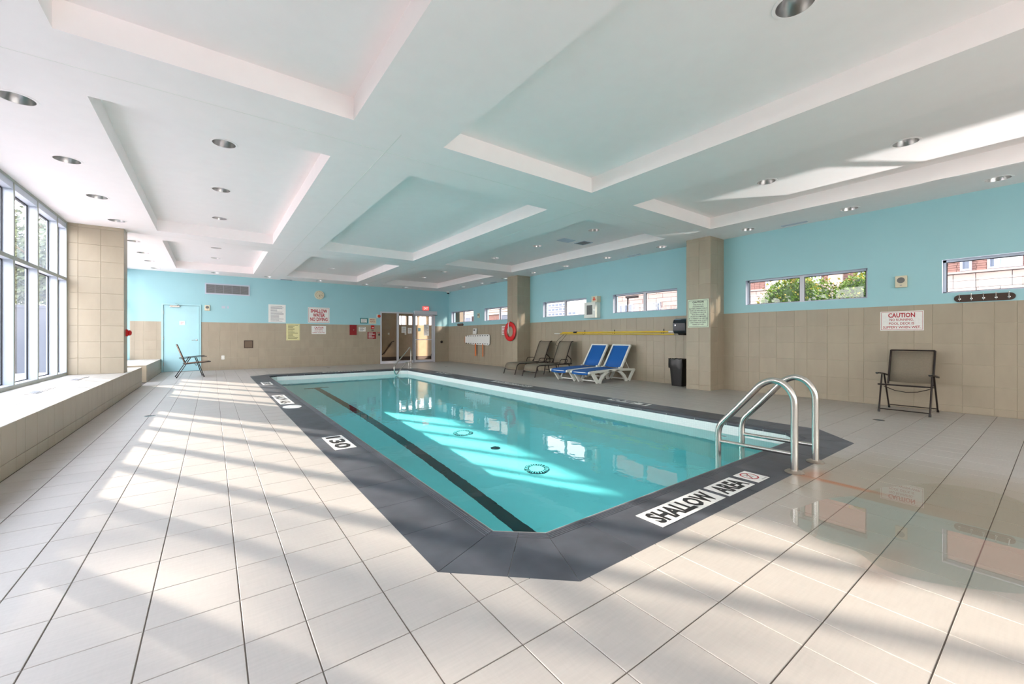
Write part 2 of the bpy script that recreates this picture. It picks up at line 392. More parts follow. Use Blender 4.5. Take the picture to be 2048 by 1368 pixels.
def tiles(parent, m, O, U, W, us, ws, j=0.0022, t=0.006, skip=None, limit=300, near=V((0, 0, 1.08)), name='tile'):
    """rectangular tiles on the plane O + u*U + w*W; the nearest ones are objects, the rest one joined part"""
    O, U, W = V(O), V(U), V(W); Nn = U.cross(W)
    cells = []
    for a in range(len(us) - 1):
        for b in range(len(ws) - 1):
            u0, u1, w0, w1 = us[a], us[a + 1], ws[b], ws[b + 1]
            if skip and skip(u0, u1, w0, w1): continue
            c = O + U * ((u0 + u1) / 2) + W * ((w0 + w1) / 2); cells.append(((c - near).length, u0, u1, w0, w1))
    cells.sort(key=lambda q: q[0]); rest = MB()
    for k, (d, u0, u1, w0, w1) in enumerate(cells):
        wd, ht = round(u1 - u0, 4), round(w1 - w0, 4); o3 = O + U * u0 + W * w0
        mtx = Matrix(((U.x, W.x, Nn.x, o3.x), (U.y, W.y, Nn.y, o3.y), (U.z, W.z, Nn.z, o3.z), (0, 0, 0, 1)))
        if k < limit:
            key = (wd, ht, j, t, m)
            if key not in TILE_CACHE:
                vs, fs = tile_geo(wd, ht, j, t); TILE_CACHE[key] = MB().add(vs, fs).mesh(name, M[m])
            o = bpy.data.objects.new(name, TILE_CACHE[key]); COL.objects.link(o); o.parent = parent; o.matrix_local = mtx
        else:
            vs, fs = tile_geo(wd, ht, j, t); rest.add([mtx @ V(p) for p in vs], fs)
    if rest.v: rest.build(name, m, parent, fix=False, kind='stuff')

# ------------------------------------------------------------------ room constants
XL, XR, YF, YB = -2.07, 8.60, 16.50, -4.5
HC, HK, HD = 3.12, 3.33, 1.57       # soffit, coffer, dado heights
TP = (0.197, 0.297, 0.295)          # tile width pattern
ZR = [0.0, 0.103, 0.397, 0.692, 0.986, 1.28, HD]      # dado courses
ZRP = ZR[:-1] + [1.574, 1.869, 2.163, 2.457, 2.752, 3.046, HC]
OCT_O = [(0.835, 1.71), (1.31, 1.27), (5.265, 1.27), (5.74, 1.71), (5.74, 13.32), (5.265, 13.76), (1.31, 13.76), (0.835, 13.32)]
OCT_I = [(1.27, 1.90), (1.49, 1.71), (5.085, 1.71), (5.305, 1.90), (5.305, 13.13), (5.085, 13.32), (1.49, 13.32), (1.27, 13.13)]
ZW, ZP = -0.16, -1.40

# ------------------------------------------------------------------ floor slab
def clip(poly, a, b, keep_left):
    """clip a convex polygon by the line a-b"""
    out = []; s = lambda p: (b[0] - a[0]) * (p[1] - a[1]) - (b[1] - a[1]) * (p[0] - a[0])
    for i in range(len(poly)):
        p, q = poly[i], poly[(i + 1) % len(poly)]; sp_, sq = s(p), s(q)
        if not keep_left: sp_, sq = -sp_, -sq
        if sp_ >= 0: out.append(p)
        if (sp_ > 0 > sq) or (sp_ < 0 < sq):
            t = sp_ / (sp_ - sq); out.append((p[0] + (q[0] - p[0]) * t, p[1] + (q[1] - p[1]) * t))
    return out
fl = MB(); X0, X1, Y0, Y1 = -2.35, 8.9, YB - 0.3, 19.3
fl.box((X0, Y0, -0.3), (1.25, Y1, -0.0035)).box((5.325, Y0, -0.3), (X1, Y1, -0.0035)).box((1.25, Y0, -0.3), (5.325, 1.69, -0.0035)).box((1.25, 13.34, -0.3), (5.325, Y1, -0.0035))
floor = fl.build('floor', 'grout', kind='structure', fix=False)
fx = grid_lines(-1.27, XR, (0.197, 0.295, 0.295), -0.695); fy = grid_lines(YB, YF, (0.2925,), 0.252)
def inside_oct(x0, x1, y0, y1):
    return x0 > 0.8 and x1 < 5.78 and y0 > 1.24 and y1 < 13.8
plain = []; cut = []
ex, ey = 0.835, 1.27
for i in range(len(fx) - 1):
    for k in range(len(fy) - 1):
        x0, x1, y0, y1 = fx[i], fx[i + 1], fy[k], fy[k + 1]
        if x1 <= 0.835 or x0 >= 5.74 or y1 <= 1.27 or y0 >= 13.76: plain.append((x0, x1, y0, y1))
        else:
            r = [(x0 + .003, y0 + .002), (x1 - .003, y0 + .002), (x1 - .003, y1 - .002), (x0 + .003, y1 - .002)]; pcs = []
            for q in range(8):
                a, b = OCT_O[q], OCT_O[(q + 1) % 8]
                o_ = clip(r, a, b, False)
                if len(o_) > 2: pcs.append(o_)
                r = clip(r, a, b, True)
                if len(r) < 3: break
            area = 0
            for pc in pcs: area += abs(sum(pc[z][0] * pc[(z + 1) % len(pc)][1] - pc[(z + 1) % len(pc)][0] * pc[z][1] for z in range(len(pc)))) / 2
            if area > 0.0008: cut.append(pcs)
def seen(c): # rough key: what lies in front of the camera first
    x, y = (c[0] + c[1]) / 2, (c[2] + c[3]) / 2; d = x * 0.593 + y * 0.805
    return math.hypot(x, y) + (100 if d < 0.9 else 0)
plain.sort(key=seen); rest = MB(); cells = []
for k, (x0, x1, y0, y1) in enumerate(plain):
    jx, jy = .0021, .0023; wd, ht = round(x1 - x0, 4), round(y1 - y0, 4)
    key = ('fl', wd, ht)
    if key not in TILE_CACHE:
        a = [(jx, jy), (wd - jx, jy), (wd - jx, ht - jy), (jx, ht - jy)]; c = .0015
        vs = [(p[0], p[1], -.012) for p in a] + [(p[0], p[1], -c) for p in a] + [(jx + c, jy + c, 0), (wd - jx - c, jy + c, 0), (wd - jx - c, ht - jy - c, 0), (jx + c, ht - jy - c, 0)]
        fs = [(8, 9, 10, 11)] + [(i, (i + 1) % 4, 4 + (i + 1) % 4, 4 + i) for i in range(4)] + [(4 + i, 4 + (i + 1) % 4, 8 + (i + 1) % 4, 8 + i) for i in range(4)]
        TILE_CACHE[key] = (vs, fs, MB().add(vs, fs).mesh('tile', M['floor']))
    vs, fs, me = TILE_CACHE[key]
    if k < 270:
        o = bpy.data.objects.new('tile', me); COL.objects.link(o); o.parent = floor; o.location = (x0, y0, 0)
    else: rest.add([(p[0] + x0, p[1] + y0, p[2]) for p in vs], fs)
def near_piece(pcs): return math.hypot(*pcs[0][0])
cut.sort(key=near_piece)
for k, pcs in enumerate(cut):
    mb = MB() if k < 30 else rest
    for pc in pcs:
        n = len(pc); mb.add([(p[0], p[1], 0) for p in pc] + [(p[0], p[1], -.012) for p in pc], [tuple(range(n))] + [(i, n + i, n + (i + 1) % n, (i + 1) % n) for i in range(n)])
    if k < 30: mb.build('tile', 'floor', floor, fix=False)
rest.build('tile', 'floor', floor, fix=False, kind='stuff')

# ------------------------------------------------------------------ ceiling with coffers and round lamp holes
COFX = [(-0.85, 1.07), (2.0, 4.31), (5.24, 7.56)]; COFY = [(-1.45, 3.96), (4.90, 10.30), (11.27, 15.50)]
LIGHTS = []   # x, y, z, row name
for y in (5.3, 6.8, 8.32, 9.82, 11.69, 13.17, 14.48, 15.9): LIGHTS.append((-1.345, y, HC, 'window-side soffit'))
for y in (5.79, 7.63, 9.47): LIGHTS.append((0.11, y, HK, 'left middle coffer'))
for y in (12.67, 14.29): LIGHTS.append((0.08, y, HK, 'left far coffer'))
for x in (0.07, 1.5, 3.09, 4.72, 6.3): LIGHTS.append((x, 15.9, HC, 'soffit along the far wall'))
LIGHTS.append((3.17, 1.08, HK, 'near centre coffer')); LIGHTS.append((3.13, 14.2, HK, 'far centre coffer'))
for y in (1.09, 2.56): LIGHTS.append((6.45, y, HK, 'near right coffer'))
for y in (5.86, 7.70, 9.58): LIGHTS.append((6.45, y, HK, 'middle right coffer'))
for y in (12.62, 14.30): LIGHTS.append((6.38, y, HK, 'far right coffer'))
for y in (0.51, 2.03, 3.555, 5.38, 6.95, 8.48, 9.94, 11.5, 13.0, 14.4): LIGHTS.append((8.14, y, HC, 'soffit beside the right wall'))
LS, LR = 0.15, 0.122
ce = MB()
def plate(x0, x1, y0, y1, z, holes, lights):
    xs = sorted(set([x0, x1] + [c for h in holes for c in h[:2]] + [l[0] + s for l in lights for s in (-LS, LS)]))
    ys = sorted(set([y0, y1] + [c for h in holes for c in h[2:]] + [l[1] + s for l in lights for s in (-LS, LS)]))
    allh = list(holes) + [(l[0] - LS, l[0] + LS, l[1] - LS, l[1] + LS) for l in lights]
    for i in range(len(xs) - 1):
        for k in range(len(ys) - 1):
            a, b, c, d = xs[i], xs[i + 1], ys[k], ys[k + 1]
            if b - a < 1e-6 or d - c < 1e-6: continue
            mx_, my_ = (a + b) / 2, (c + d) / 2
            if any(h[0] < mx_ < h[1] and h[2] < my_ < h[3] for h in allh): continue
            ce.quad((a, d, z), (b, d, z), (b, c, z), (a, c, z))
    n = 24
    for l in lights:
        sq = []
        for q in range(n):
            a = 2 * PI * q / n; cx_, sy2 = math.cos(a), math.sin(a); f = LS / max(abs(cx_), abs(sy2)); sq.append((l[0] + cx_ * f, l[1] + sy2 * f, z))
        ci = [(l[0] + LR * math.cos(2 * PI * q / n), l[1] + LR * math.sin(2 * PI * q / n), z) for q in range(n)]
        for q in range(n):
            ce.quad(sq[(q + 1) % n], sq[q], ci[q], ci[(q + 1) % n])
cofs = [(a, b, c, d) for a, b in COFX for c, d in COFY]
plate(XL - 0.28, XR + 0.3, YB - 0.3, YF + 0.3, HC, cofs, [l for l in LIGHTS if l[2] == HC])
for a, b, c, d in cofs:
    plate(a, b, c, d, HK, [], [l for l in LIGHTS if l[2] == HK and a < l[0] < b and c < l[1] < d])
    ce.quad((a, c, HC), (a, d, HC), (a, d, HK), (a, c, HK)); ce.quad((b, d, HC), (b, c, HC), (b, c, HK), (b, d, HK))
    ce.quad((b, c, HC), (a, c, HC), (a, c, HK), (b, c, HK)); ce.quad((a, d, HC), (b, d, HC), (b, d, HK), (a, d, HK))
ceiling = ce.build('ceiling', 'ceiling', kind='structure', fix=False)
MB().box((XL - 0.4, YB - 0.4, 3.50), (XR + 0.5, 20.0, 3.75)).build('roof_slab', 'white_wall', ceiling)
# plasterboard control joints on the beams
tj = MB()
for x in (1.535, 4.775): tj.box((x - .004, 3.96, HC - .0015), (x + .004, 15.5, HC + .001))
for y in (4.43, 10.78): tj.box((-2.0, y - .003, HC - .0012), (8.5, y + .003, HC + .001))
tj.build('control_joint', 'white_wall', ceiling, fix=False)

# ------------------------------------------------------------------ walls
WIN_R = [(-0.82, 1.066), (1.907, 3.79), (5.28, 7.14), (8.10, 9.99), (11.60, 13.50), (14.33, 16.23)]
ZA, ZB = 1.722, 2.212
wr = MB(); ys = YB
for a, b in WIN_R:
    wr.box((XR, ys, 0), (XR + .2, a, 3.5)); wr.box((XR, a, 0), (XR + .2, b, ZA)); wr.box((XR, a, ZB), (XR + .2, b, 3.5)); ys = b
wr.box((XR, ys, 0), (XR + .2, YF + .3, 3.5))
wall_right = wr.build('wall_right', 'blue', kind='structure', fix=False)
MB().box((XR - .002, YB, 0), (XR + .01, YF, HD)).build('grout_bed', 'dado_grout', wall_right)
ru = grid_lines(YB, YF, (0.197, 0.295, 0.2975), 0.373)
# plane runs along -y when seen from the room
tiles(wall_right, 'dado', (XR - 0.006, 0, 0), (0, -1, 0), (0, 0, 1), [-y for y in reversed(ru)], ZR)
# far wall: blue with the glazed screen opening and the service door
wf = MB(); DX0, DX1, DZ = -1.262, -0.29, 2.125; GX0, GX1, GZ = 5.50, 7.905, 2.13
wf.box((-2.35, YF, 0), (DX0, YF + .25, 3.5)).box((DX0, YF, DZ), (DX1, YF + .25, 3.5)).box((DX1, YF, 0), (GX0, YF + .25, 3.5)).box((GX0, YF, GZ), (GX1, YF + .25, 3.5)).box((GX1, YF, 0), (XR, YF + .25, 3.5))
wall_far = wf.build('wall_far', 'blue', kind='structure', fix=False)
gb = MB()
for a, b in ((-1.98, DX0), (DX1, GX0), (GX1, XR)): gb.box((a, YF - .002, 0), (b, YF + .01, HD))
gb.build('grout_bed', 'dado_grout', wall_far)
fu = sorted(set([round(v, 4) for v in grid_lines(-1.96, XR, TP, -0.29)] + [DX0, DX1, GX0, GX1]))
tiles(wall_far, 'dado', (0, YF - .006, 0), (1, 0, 0), (0, 0, 1), fu, ZR, skip=lambda a, b, c, d: (DX0 - .01 < (a + b) / 2 < DX1) or (GX0 < (a + b) / 2 < GX1) or b - a < .02)
# back wall behind the camera, left wall upstand
bw = MB().box((-2.35, YB - .25, 0), (XR + .3, YB, 3.5)); bw.build('wall_back', 'white_wall', kind='structure', fix=False)
lw = MB().box((XL - .30, YB, -0.3), (XL - .02, YF, 0.41)).box((XL - .30, YB, HC), (XL - .02, YF, 3.5))
wall_left = lw.build('wall_left', 'white_wall', kind='structure', fix=False)

# ledges along the windows
def ledge(name, y0, y1, n):
    lg = MB().box((XL - .02, y0 + .008, 0), (-1.277, y1, 0.402)); o = lg.build(name, 'dado_grout', kind='structure', fix=False)
    yu = grid_lines(y0, y1, TP, n)
    tiles(o, 'dado', (-1.270, 0, 0), (0, 1, 0), (0, 0, 1), yu, [0, 0.115, 0.41], limit=110)
    tiles(o, 'ledge_top', (XL - .02, 0, 0.41), (1, 0, 0), (0, 1, 0), [0, 0.225, 0.522, 0.820], yu, limit=150, t=.008)
    return o
ledge_1 = ledge('trim_1', YB, 12.27, 5.0)
ledge_2 = ledge('trim_2', 13.05, YF, 13.05)
tiles(ledge_2, 'dado', (0, 13.05, 0), (1, 0, 0), (0, 0, 1), [XL - .02, -1.87, -1.57, -1.272], [0, 0.115, 0.41])
tiles(ledge_1, 'dado', (0, 12.272, 0), (-1, 0, 0), (0, 0, 1), [1.272, 1.57, 1.87, -XL + .02], [0, 0.115, 0.41])
# tiled piers
def pier(name, x0, x1, y0, y1, zs, faces, label):
    o = thing(name, (0, 0, 0), label, 'pillar')
    MB().box((x0 + .006, y0 + .006, zs[0]), (x1 - .001, y1 - .006, zs[-1])).build('core', 'dado_grout', o, fix=False)
    for O, U, us in faces: tiles(o, 'dado', O, U, (0, 0, 1), us, zs, t=.0055)
    return o
pier('tiled_pillar', 8.06, XR, 4.22, 4.74, ZRP, [((8.06, 0, 0), (0, -1, 0), [-4.74, -4.46, -4.22]), ((0, 4.22, 0), (1, 0, 0), [8.06, 8.35, XR]), ((0, 4.74, 0), (-1, 0, 0), [-XR, -8.35, -8.06])],
     'beige tiled square pillar carrying the pale green caution board')
pier('tiled_pillar', 8.06, XR, 10.65, 11.21, ZRP, [((8.06, 0, 0), (0, -1, 0), [-11.21, -10.93, -10.65]), ((0, 10.65, 0), (1, 0, 0), [8.06, 8.35, XR]), ((0, 11.21, 0), (-1, 0, 0), [-XR, -8.35, -8.06])],
     'beige tiled square pillar with the red life ring on its side')
ZL = [0.41] + ZRP[4:]
ZL = [0.41, 0.705, 1.0, 1.292, 1.588, 1.881, 2.172, 2.463, 2.766, 3.06, HC]
pier('tiled_pillar', XL - .02, -1.335, 10.48, 10.85, ZL, [((0, 10.48, 0), (1, 0, 0), [XL - .02, -1.937, -1.646, -1.335]), ((-1.335, 0, 0), (0, 1, 0), [10.48, 10.85]), ((0, 10.85, 0), (-1, 0, 0), [1.335, 1.63, 1.93, -XL + .02])],
     'broad beige tiled pillar standing on the window ledge')

# window wall on the left
def bay(n, y0, y1, first, last):
    o = link('window_%d' % n, None, None, kind='structure', loc=(0, 0, 0)); xo = XL - .125
    for y in ([y0] if first else []) + [y1]:
        MB().box((xo, y - .02, .41), (XL - .004, y + .02, HC)).build('mullion', 'white_frame', o)
        MB().box((XL - .004, y - .021, .41), (XL + .002, y + .021, HC)).build('mullion_face', 'alu_grey', o)
    MB().box((xo, y0 + .02, .41), (XL - .004, y1 - .02, .465)).build('sill', 'white_frame', o)
    MB().box((XL - .004, y0 + .02, .41), (XL + .002, y1 - .02, .455)).build('sill_face', 'alu_grey', o)
    MB().box((xo, y0 + .02, 3.00), (XL - .004, y1 - .02, HC)).build('head', 'white_frame', o)
    MB().box((XL - .004, y0 + .02, 3.085), (XL + .003, y1 - .02, HC)).build('head_face', 'alu_grey', o)
    MB().box((xo, y0 + .02, 2.085), (XL - .004, y1 - .02, 2.13)).build('transom', 'white_frame', o)
    MB().box((XL - .004, y0 + .02, 2.08), (XL + .003, y1 - .02, 2.132)).build('transom_face', 'alu_grey', o)
    for z0, z1 in ((.465, 2.085), (2.13, 3.00)):
        g = MB(); a, b, t = y0 + .02, y1 - .02, .014; X0_, X1_ = XL - .108, XL - .094
        g.box((X0_, a, z0), (X1_, a + t, z1)).box((X0_, b - t, z0), (X1_, b, z1)).box((X0_, a + t, z0), (X1_, b - t, z0 + t)).box((X0_, a + t, z1 - t), (X1_, b - t, z1)).build('gasket', 'gasket', o)
        MB().quad((XL - .101, a, z0), (XL - .101, b, z0), (XL - .101, b, z1), (XL - .101, a, z1)).build('pane', 'glass', o, fix=False)
ys = [10.47 - .26] ; k = 1
bays = [10.46, 9.925, 8.985, 8.085, 7.17, 6.25, 5.33, 4.41, 3.49, 2.57, 1.65, .73, -.19, -1.11, -2.03, -2.95, -3.87, YB]
bays = bays[::-1]
for i in range(len(bays) - 1): bay(k, bays[i], bays[i + 1], i == 0, False); k += 1
b2 = [10.87, 11.6, 12.45, 13.37, 14.29, 15.21, 16.13, YF]
for i in range(len(b2) - 1): bay(k, b2[i], b2[i + 1], i == 0, False); k += 1
# small high windows in the right wall
for a, b in WIN_R:
    o = link('window_%d' % k, None, None, kind='structure', loc=(0, 0, 0)); k += 1
    mid = (a + b) / 2; xg = XR + .085
    fr = MB(); t = .035
    fr.box((xg, a, ZA), (xg + .05, b, ZA + .02)).box((xg, a, ZB - t), (xg + .05, b, ZB)).box((xg, a, ZA), (xg + .05, a + t, ZB)).box((xg, b - t, ZA), (xg + .05, b, ZB))
    fr.build('frame', 'white_frame', o)
    MB().box((xg - .005, mid - .035, ZA), (xg + .05, mid + .035, ZB)).build('mullion', 'alu', o)
    MB().box((XR + .001, a, ZB - .002), (xg, b, ZB + .001)).box((XR + .001, b - .002, ZA), (xg, b + .001, ZB)).box((XR + .001, a - .001, ZA), (xg, a + .002, ZB)).box((XR + .001, a, ZA - .001), (xg, b, ZA + .002)).build('reveal', 'white_frame', o)
    for c, d in ((a + t, mid - .035), (mid + .035, b - t)):
        g = MB(); z0, z1, s = ZA + .02, ZB - t, .010
        g.box((xg + .004, c, z0), (xg + .018, c + s, z1)).box((xg + .004, d - s, z0), (xg + .018, d, z1)).box((xg + .004, c, z0), (xg + .018, d, z0 + .005)).box((xg + .004, c, z1 - s), (xg + .018, d, z1)).build('gasket', 'gasket', o)
        MB().quad((xg + .02, c, z0), (xg + .02, d, z0), (xg + .02, d, z1), (xg + .02, c, z1)).build('pane', 'glass_tint', o, fix=False)

# ------------------------------------------------------------------ swimming pool
pool = thing('swimming_pool', (0, 0, 0), 'long turquoise indoor swimming pool edged with charcoal coping tiles', 'pool')
bs = MB(); n = 8
bs.add([(x, y, -.02) for x, y in OCT_I] + [(x, y, ZP) for x, y in OCT_I], [(i, n + i, n + (i + 1) % n, (i + 1) % n) for i in range(n)])
def mosaic():
    m, n_, p, out = base_mat('white_mosaic'); N = n_.nodes.new; L = n_.links.new
    g = N('ShaderNodeNewGeometry'); sp = N('ShaderNodeSeparateXYZ'); L(g.outputs['Position'], sp.inputs[0])
    ad = N('ShaderNodeMath'); ad.operation = 'ADD'; L(sp.outputs[0], ad.inputs[0]); L(sp.outputs[1], ad.inputs[1])
    cb = N('ShaderNodeCombineXYZ'); L(ad.outputs[0], cb.inputs[0]); L(sp.outputs[2], cb.inputs[1])
    bk = N('ShaderNodeTexBrick'); bk.offset = 0.0; bk.inputs['Scale'].default_value = 1; bk.inputs['Brick Width'].default_value = .026; bk.inputs['Row Height'].default_value = .026
    bk.inputs['Mortar Size'].default_value = .0015; bk.inputs['Color1'].default_value = (*s2l(244, 247, 244), 1); bk.inputs['Color2'].default_value = (*s2l(238, 242, 240), 1); bk.inputs['Mortar'].default_value = (*s2l(226, 232, 230), 1)
    L(cb.outputs[0], bk.inputs[0]); L(bk.outputs[0], p.inputs['Base Color']); p.inputs['Roughness'].default_value = .35
    return m
M['mosaic'] = mosaic()
bs.build('basin_wall', 'mosaic', pool, fix=False)
MB().add([(x, y, ZP) for x, y in OCT_I], [tuple(range(8))]).build('basin_floor', 'pool_white', pool, fix=False)
# raised-bed under the coping, filling the corner cuts
PROF = [(0, -.012), (0, 0)]
Wc = .437
for d in (.072, .058, .044, .030): PROF += [((Wc - d - .0035) / Wc, 0), ((Wc - d) / Wc, -.003), ((Wc - d + .0035) / Wc, 0)]
PROF += [((Wc - .014) / Wc, 0), ((Wc - .005) / Wc, -.004), (1.0, -.013), (1.006, -.03), (1.0, -.045), (.97, -.045)]
def coping(A0, A1, B0, B1):
    A0, A1, B0, B1 = map(V, (A0, A1, B0, B1)); g = .0018
    da = (A1 - A0).normalized() * g; db = (B1 - B0).normalized() * g
    A0, A1, B0, B1 = A0 + da, A1 - da, B0 + db, B1 - db; mb = MB(); vs = []
    for t, z in PROF: p = A0.lerp(B0, t); q = A1.lerp(B1, t); vs += [(p.x, p.y, z), (q.x, q.y, z)]
    m = len(PROF); fs = [(2 * i, 2 * i + 1, 2 * i + 3, 2 * i + 2) for i in range(m - 1)]
    fs += [tuple(2 * i for i in range(m)), tuple(2 * i + 1 for i in range(m))[::-1]]
    mb.add(vs, fs).build('coping_tile', 'coping', pool, fix=False)
def lerp2(a, b, t): return (a[0] + (b[0] - a[0]) * t, a[1] + (b[1] - a[1]) * t)
for q in range(8):
    A0, A1, B0, B1 = OCT_O[q], OCT_O[(q + 1) % 8], OCT_I[q], OCT_I[(q + 1) % 8]
    L_ = math.hypot(A1[0] - A0[0], A1[1] - A0[1])
    if L_ < 1: cuts = [0, .5, 1]; cb = cuts
    else:
        nn = round(L_ / .437); cuts = [i / nn for i in range(nn + 1)]
        # inner joints run square to the edge except at the mitred ends
        Li = math.hypot(B1[0] - B0[0], B1[1] - B0[1]); ux = ((A1[0] - A0[0]) / L_, (A1[1] - A0[1]) / L_); off = (B0[0] - A0[0]) * ux[0] + (B0[1] - A0[1]) * ux[1]
        cb = [min(1, max(0, (c * L_ - off) / Li)) for c in cuts]; cb[0] = 0; cb[-1] = 1
    for i in range(len(cuts) - 1):
        coping(lerp2(A0, A1, cuts[i]), lerp2(A0, A1, cuts[i + 1]), lerp2(B0, B1, cb[i]), lerp2(B0, B1, cb[i + 1]))
cbm = MB()
cbm.add([(x, y, -.0025) for x, y in OCT_O] + [(x, y, -.0045) for x, y in OCT_I], [(i, (i + 1) % 8, 8 + (i + 1) % 8, 8 + i) for i in range(8)])
cbm.build('grout_bed', 'coping_grout', pool, fix=False)
MB().box((2.235, 2.25, ZP), (2.385, 12.15, ZP + .004)).box((2.0, 12.15, ZP), (2.62, 12.30, ZP + .004)).build('lane_line', 'lane', pool, label='dark tiled lane line on the pool floor')
for y in (3.92, 5.78):
    dr = MB(); dr.lathe([(.155, .002), (.155, .012), (.145, .014), (.105, .014), (.105, .004)], (3.27, y, ZP), 28).build('main_drain', 'drain', pool, smooth=True)
    g = MB().lathe([(.1, .006), (.1, .016), (.0, .02)], (3.27, y, ZP), 24)
    drp = g.build('drain_cover', 'pool_white', pool)
    sp_ = MB()
    for q in range(24):
        a = 2 * PI * q / 24; c, s = math.cos(a), math.sin(a)
        sp_.box((-.018, -.006, .015), (.018, .006, .019)); sp_.v[-8:] = [(3.27 + (p[0] + .13) * c - p[1] * s, y + (p[0] + .13) * s + p[1] * c, ZP + p[2]) for p in sp_.v[-8:]]
    sp_.build('drain_slot', 'pool_white', pool, kind='stuff')
MB().lathe([(.07, .002), (.07, .008), (.0, .009)], (3.28, 4.855, ZP), 20).build('floor_inlet', 'drain', pool)
for y in (6.3, 9.3): 
    MB().box((1.268, y, -.86), (1.275, y + .12, -.80)).build('wall_inlet', 'drain', pool)
MB().lathe([(.03, 0), (.03, .01)], (5.295, 2.6, -.30), 12, axis='x').build('wall_inlet', 'drain', pool)
# water: one calm surface
# unseen overrun under the coping and deck, added so sunlight reaches the pool floor
ws_ = MB().quad((0.5, 1.6, ZW), (5.4, 1.6, ZW), (5.4, 13.8, ZW), (0.5, 13.8, ZW))
water = ws_.build('pool_water', 'water', None, fix=False, smooth=True, label='calm clear turquoise water filling the swimming pool', cat='water', kind='stuff')
water.cycles.is_caustics_caster = True
for o in pool.children:
    if o.name.startswith(('basin', 'lane', 'main', 'drain', 'corner')): o.cycles.is_caustics_receiver = True

# ================================================================== things on the floor
# ------------------------------------------------------------------ painted marks on the coping
def floor_plate(name, x, y, wd, ht, rz, label, words=None, group=None, cat='sign'):
    """plate lying flat; local +x is the reading direction"""
    o = thing(name, (x, y, .0012), label, cat, rz, group)
    MB().prism([(-wd / 2, -ht / 2), (wd / 2, -ht / 2), (wd / 2, ht / 2), (-wd / 2, ht / 2)], 0, .0018).build('plate', 'plate', o)
    if words:
        t = text_mb(words, wd * .90, ht * .76, .045); t.v = [(a, b, .0024) for a, b, c in t.v]; t.build('lettering', 'black_print', o, fix=False)
    return o
floor_plate('depth_marker', 1.045, 4.43, .60, .20, -PI / 2, 'white 130 depth marker on the charcoal coping nearest the camera, window side', '130')
floor_plate('depth_marker', 1.025, 11.05, .66, .20, -PI / 2, 'white depth marker on the window-side coping near the far pool corner', '130')
floor_plate('shallow_marker', 2.42, 1.445, .72, .185, 0, 'long white SHALLOW plate on the near end coping', 'SHALLOW')
floor_plate('area_marker', 3.015, 1.440, .375, .185, 0, 'white AREA plate between the SHALLOW plate and the no diving plate', 'AREA')
floor_plate('depth_marker', 5.585, 4.31, .78, .165, PI / 2, 'white depth marker on the right coping nearest the ladder', '130')
floor_plate('depth_marker', 5.600, 11.07, .80, .165, PI / 2, 'white depth marker on the right coping near the far end', '130')
floor_plate('shallow_area_marker', 5.585, 7.63, 1.45, .165, PI / 2, 'long white SHALLOW AREA plate on the right coping before the grey loungers', 'SHALLOW AREA')
floor_plate('shallow_area_marker', 3.38, 13.54, 1.30, .20, PI, 'long white SHALLOW AREA plate on the far end coping', 'SHALLOW AREA')
floor_plate('shallow_area_marker', .98, 8.06, 1.22, .20, -PI / 2, 'white framed SHALLOW AREA plate in sunlight on the window-side coping', 'SHALLOW AREA')
nd = floor_plate('no_diving_marker', 3.36, 1.440, .19, .185, 0, 'white no diving plate with a red ring beside the ladder foot')
def ring_mb(r0, r1, z, n=36, c=(0, 0)):
    m = MB(); vs = [(c[0] + r * math.cos(2 * PI * k / n), c[1] + r * math.sin(2 * PI * k / n), z) for r in (r0, r1) for k in range(n)]
    return m.add(vs, [(k, n + k, n + (k + 1) % n, (k + 1) % n) for k in range(n)])
rr = ring_mb(.055, .066, .0026, c=(-.005, .012)); c45 = math.cos(.8); s45 = math.sin(.8)
rr.add([(-.005 + a * c45 - b * s45, .012 + a * s45 + b * c45, .0026) for a, b in ((-.058, -.004), (.058, -.004), (.058, .004), (-.058, .004))], [(0, 1, 2, 3)])
rr.build('red_ring', 'red_print', nd, fix=False)
dv = MB()
for a, b, t in (((-.035, .035), (.0, .015), .005), ((.0, .015), (.02, -.01), .005), ((.0, .015), (.03, .03), .004), ((-.01, .02), (-.03, .0), .004), ((-.04, -.02), (.03, -.022), .003)):
    d = V((b[0] - a[0], b[1] - a[1], 0)).normalized(); nn = V((-d.y, d.x, 0)) * t / 2; A = V((a[0] - .005, a[1] + .012, .0024)); B = V((b[0] - .005, b[1] + .012, .0024))
    dv.add([A - nn, B - nn, B + nn, A + nn], [(0, 1, 2, 3)])
dv.build('diver_figure', 'black_print', nd, fix=False)
t = text_mb('NO DIVING', .08, .012, .01); t.v = [(a + .04, b - .078, .0024) for a, b, c in t.v]; t.build('lettering', 'black_print', nd, fix=False)
disc = thing('round_marker', (1.0, 7.12, .0012), 'blank white round marker on the window-side coping', 'sign')
MB().lathe([(.13, 0), (.13, .0018)], (0, 0, 0), 32, sy_=1.35).build('plate', 'plate', disc)

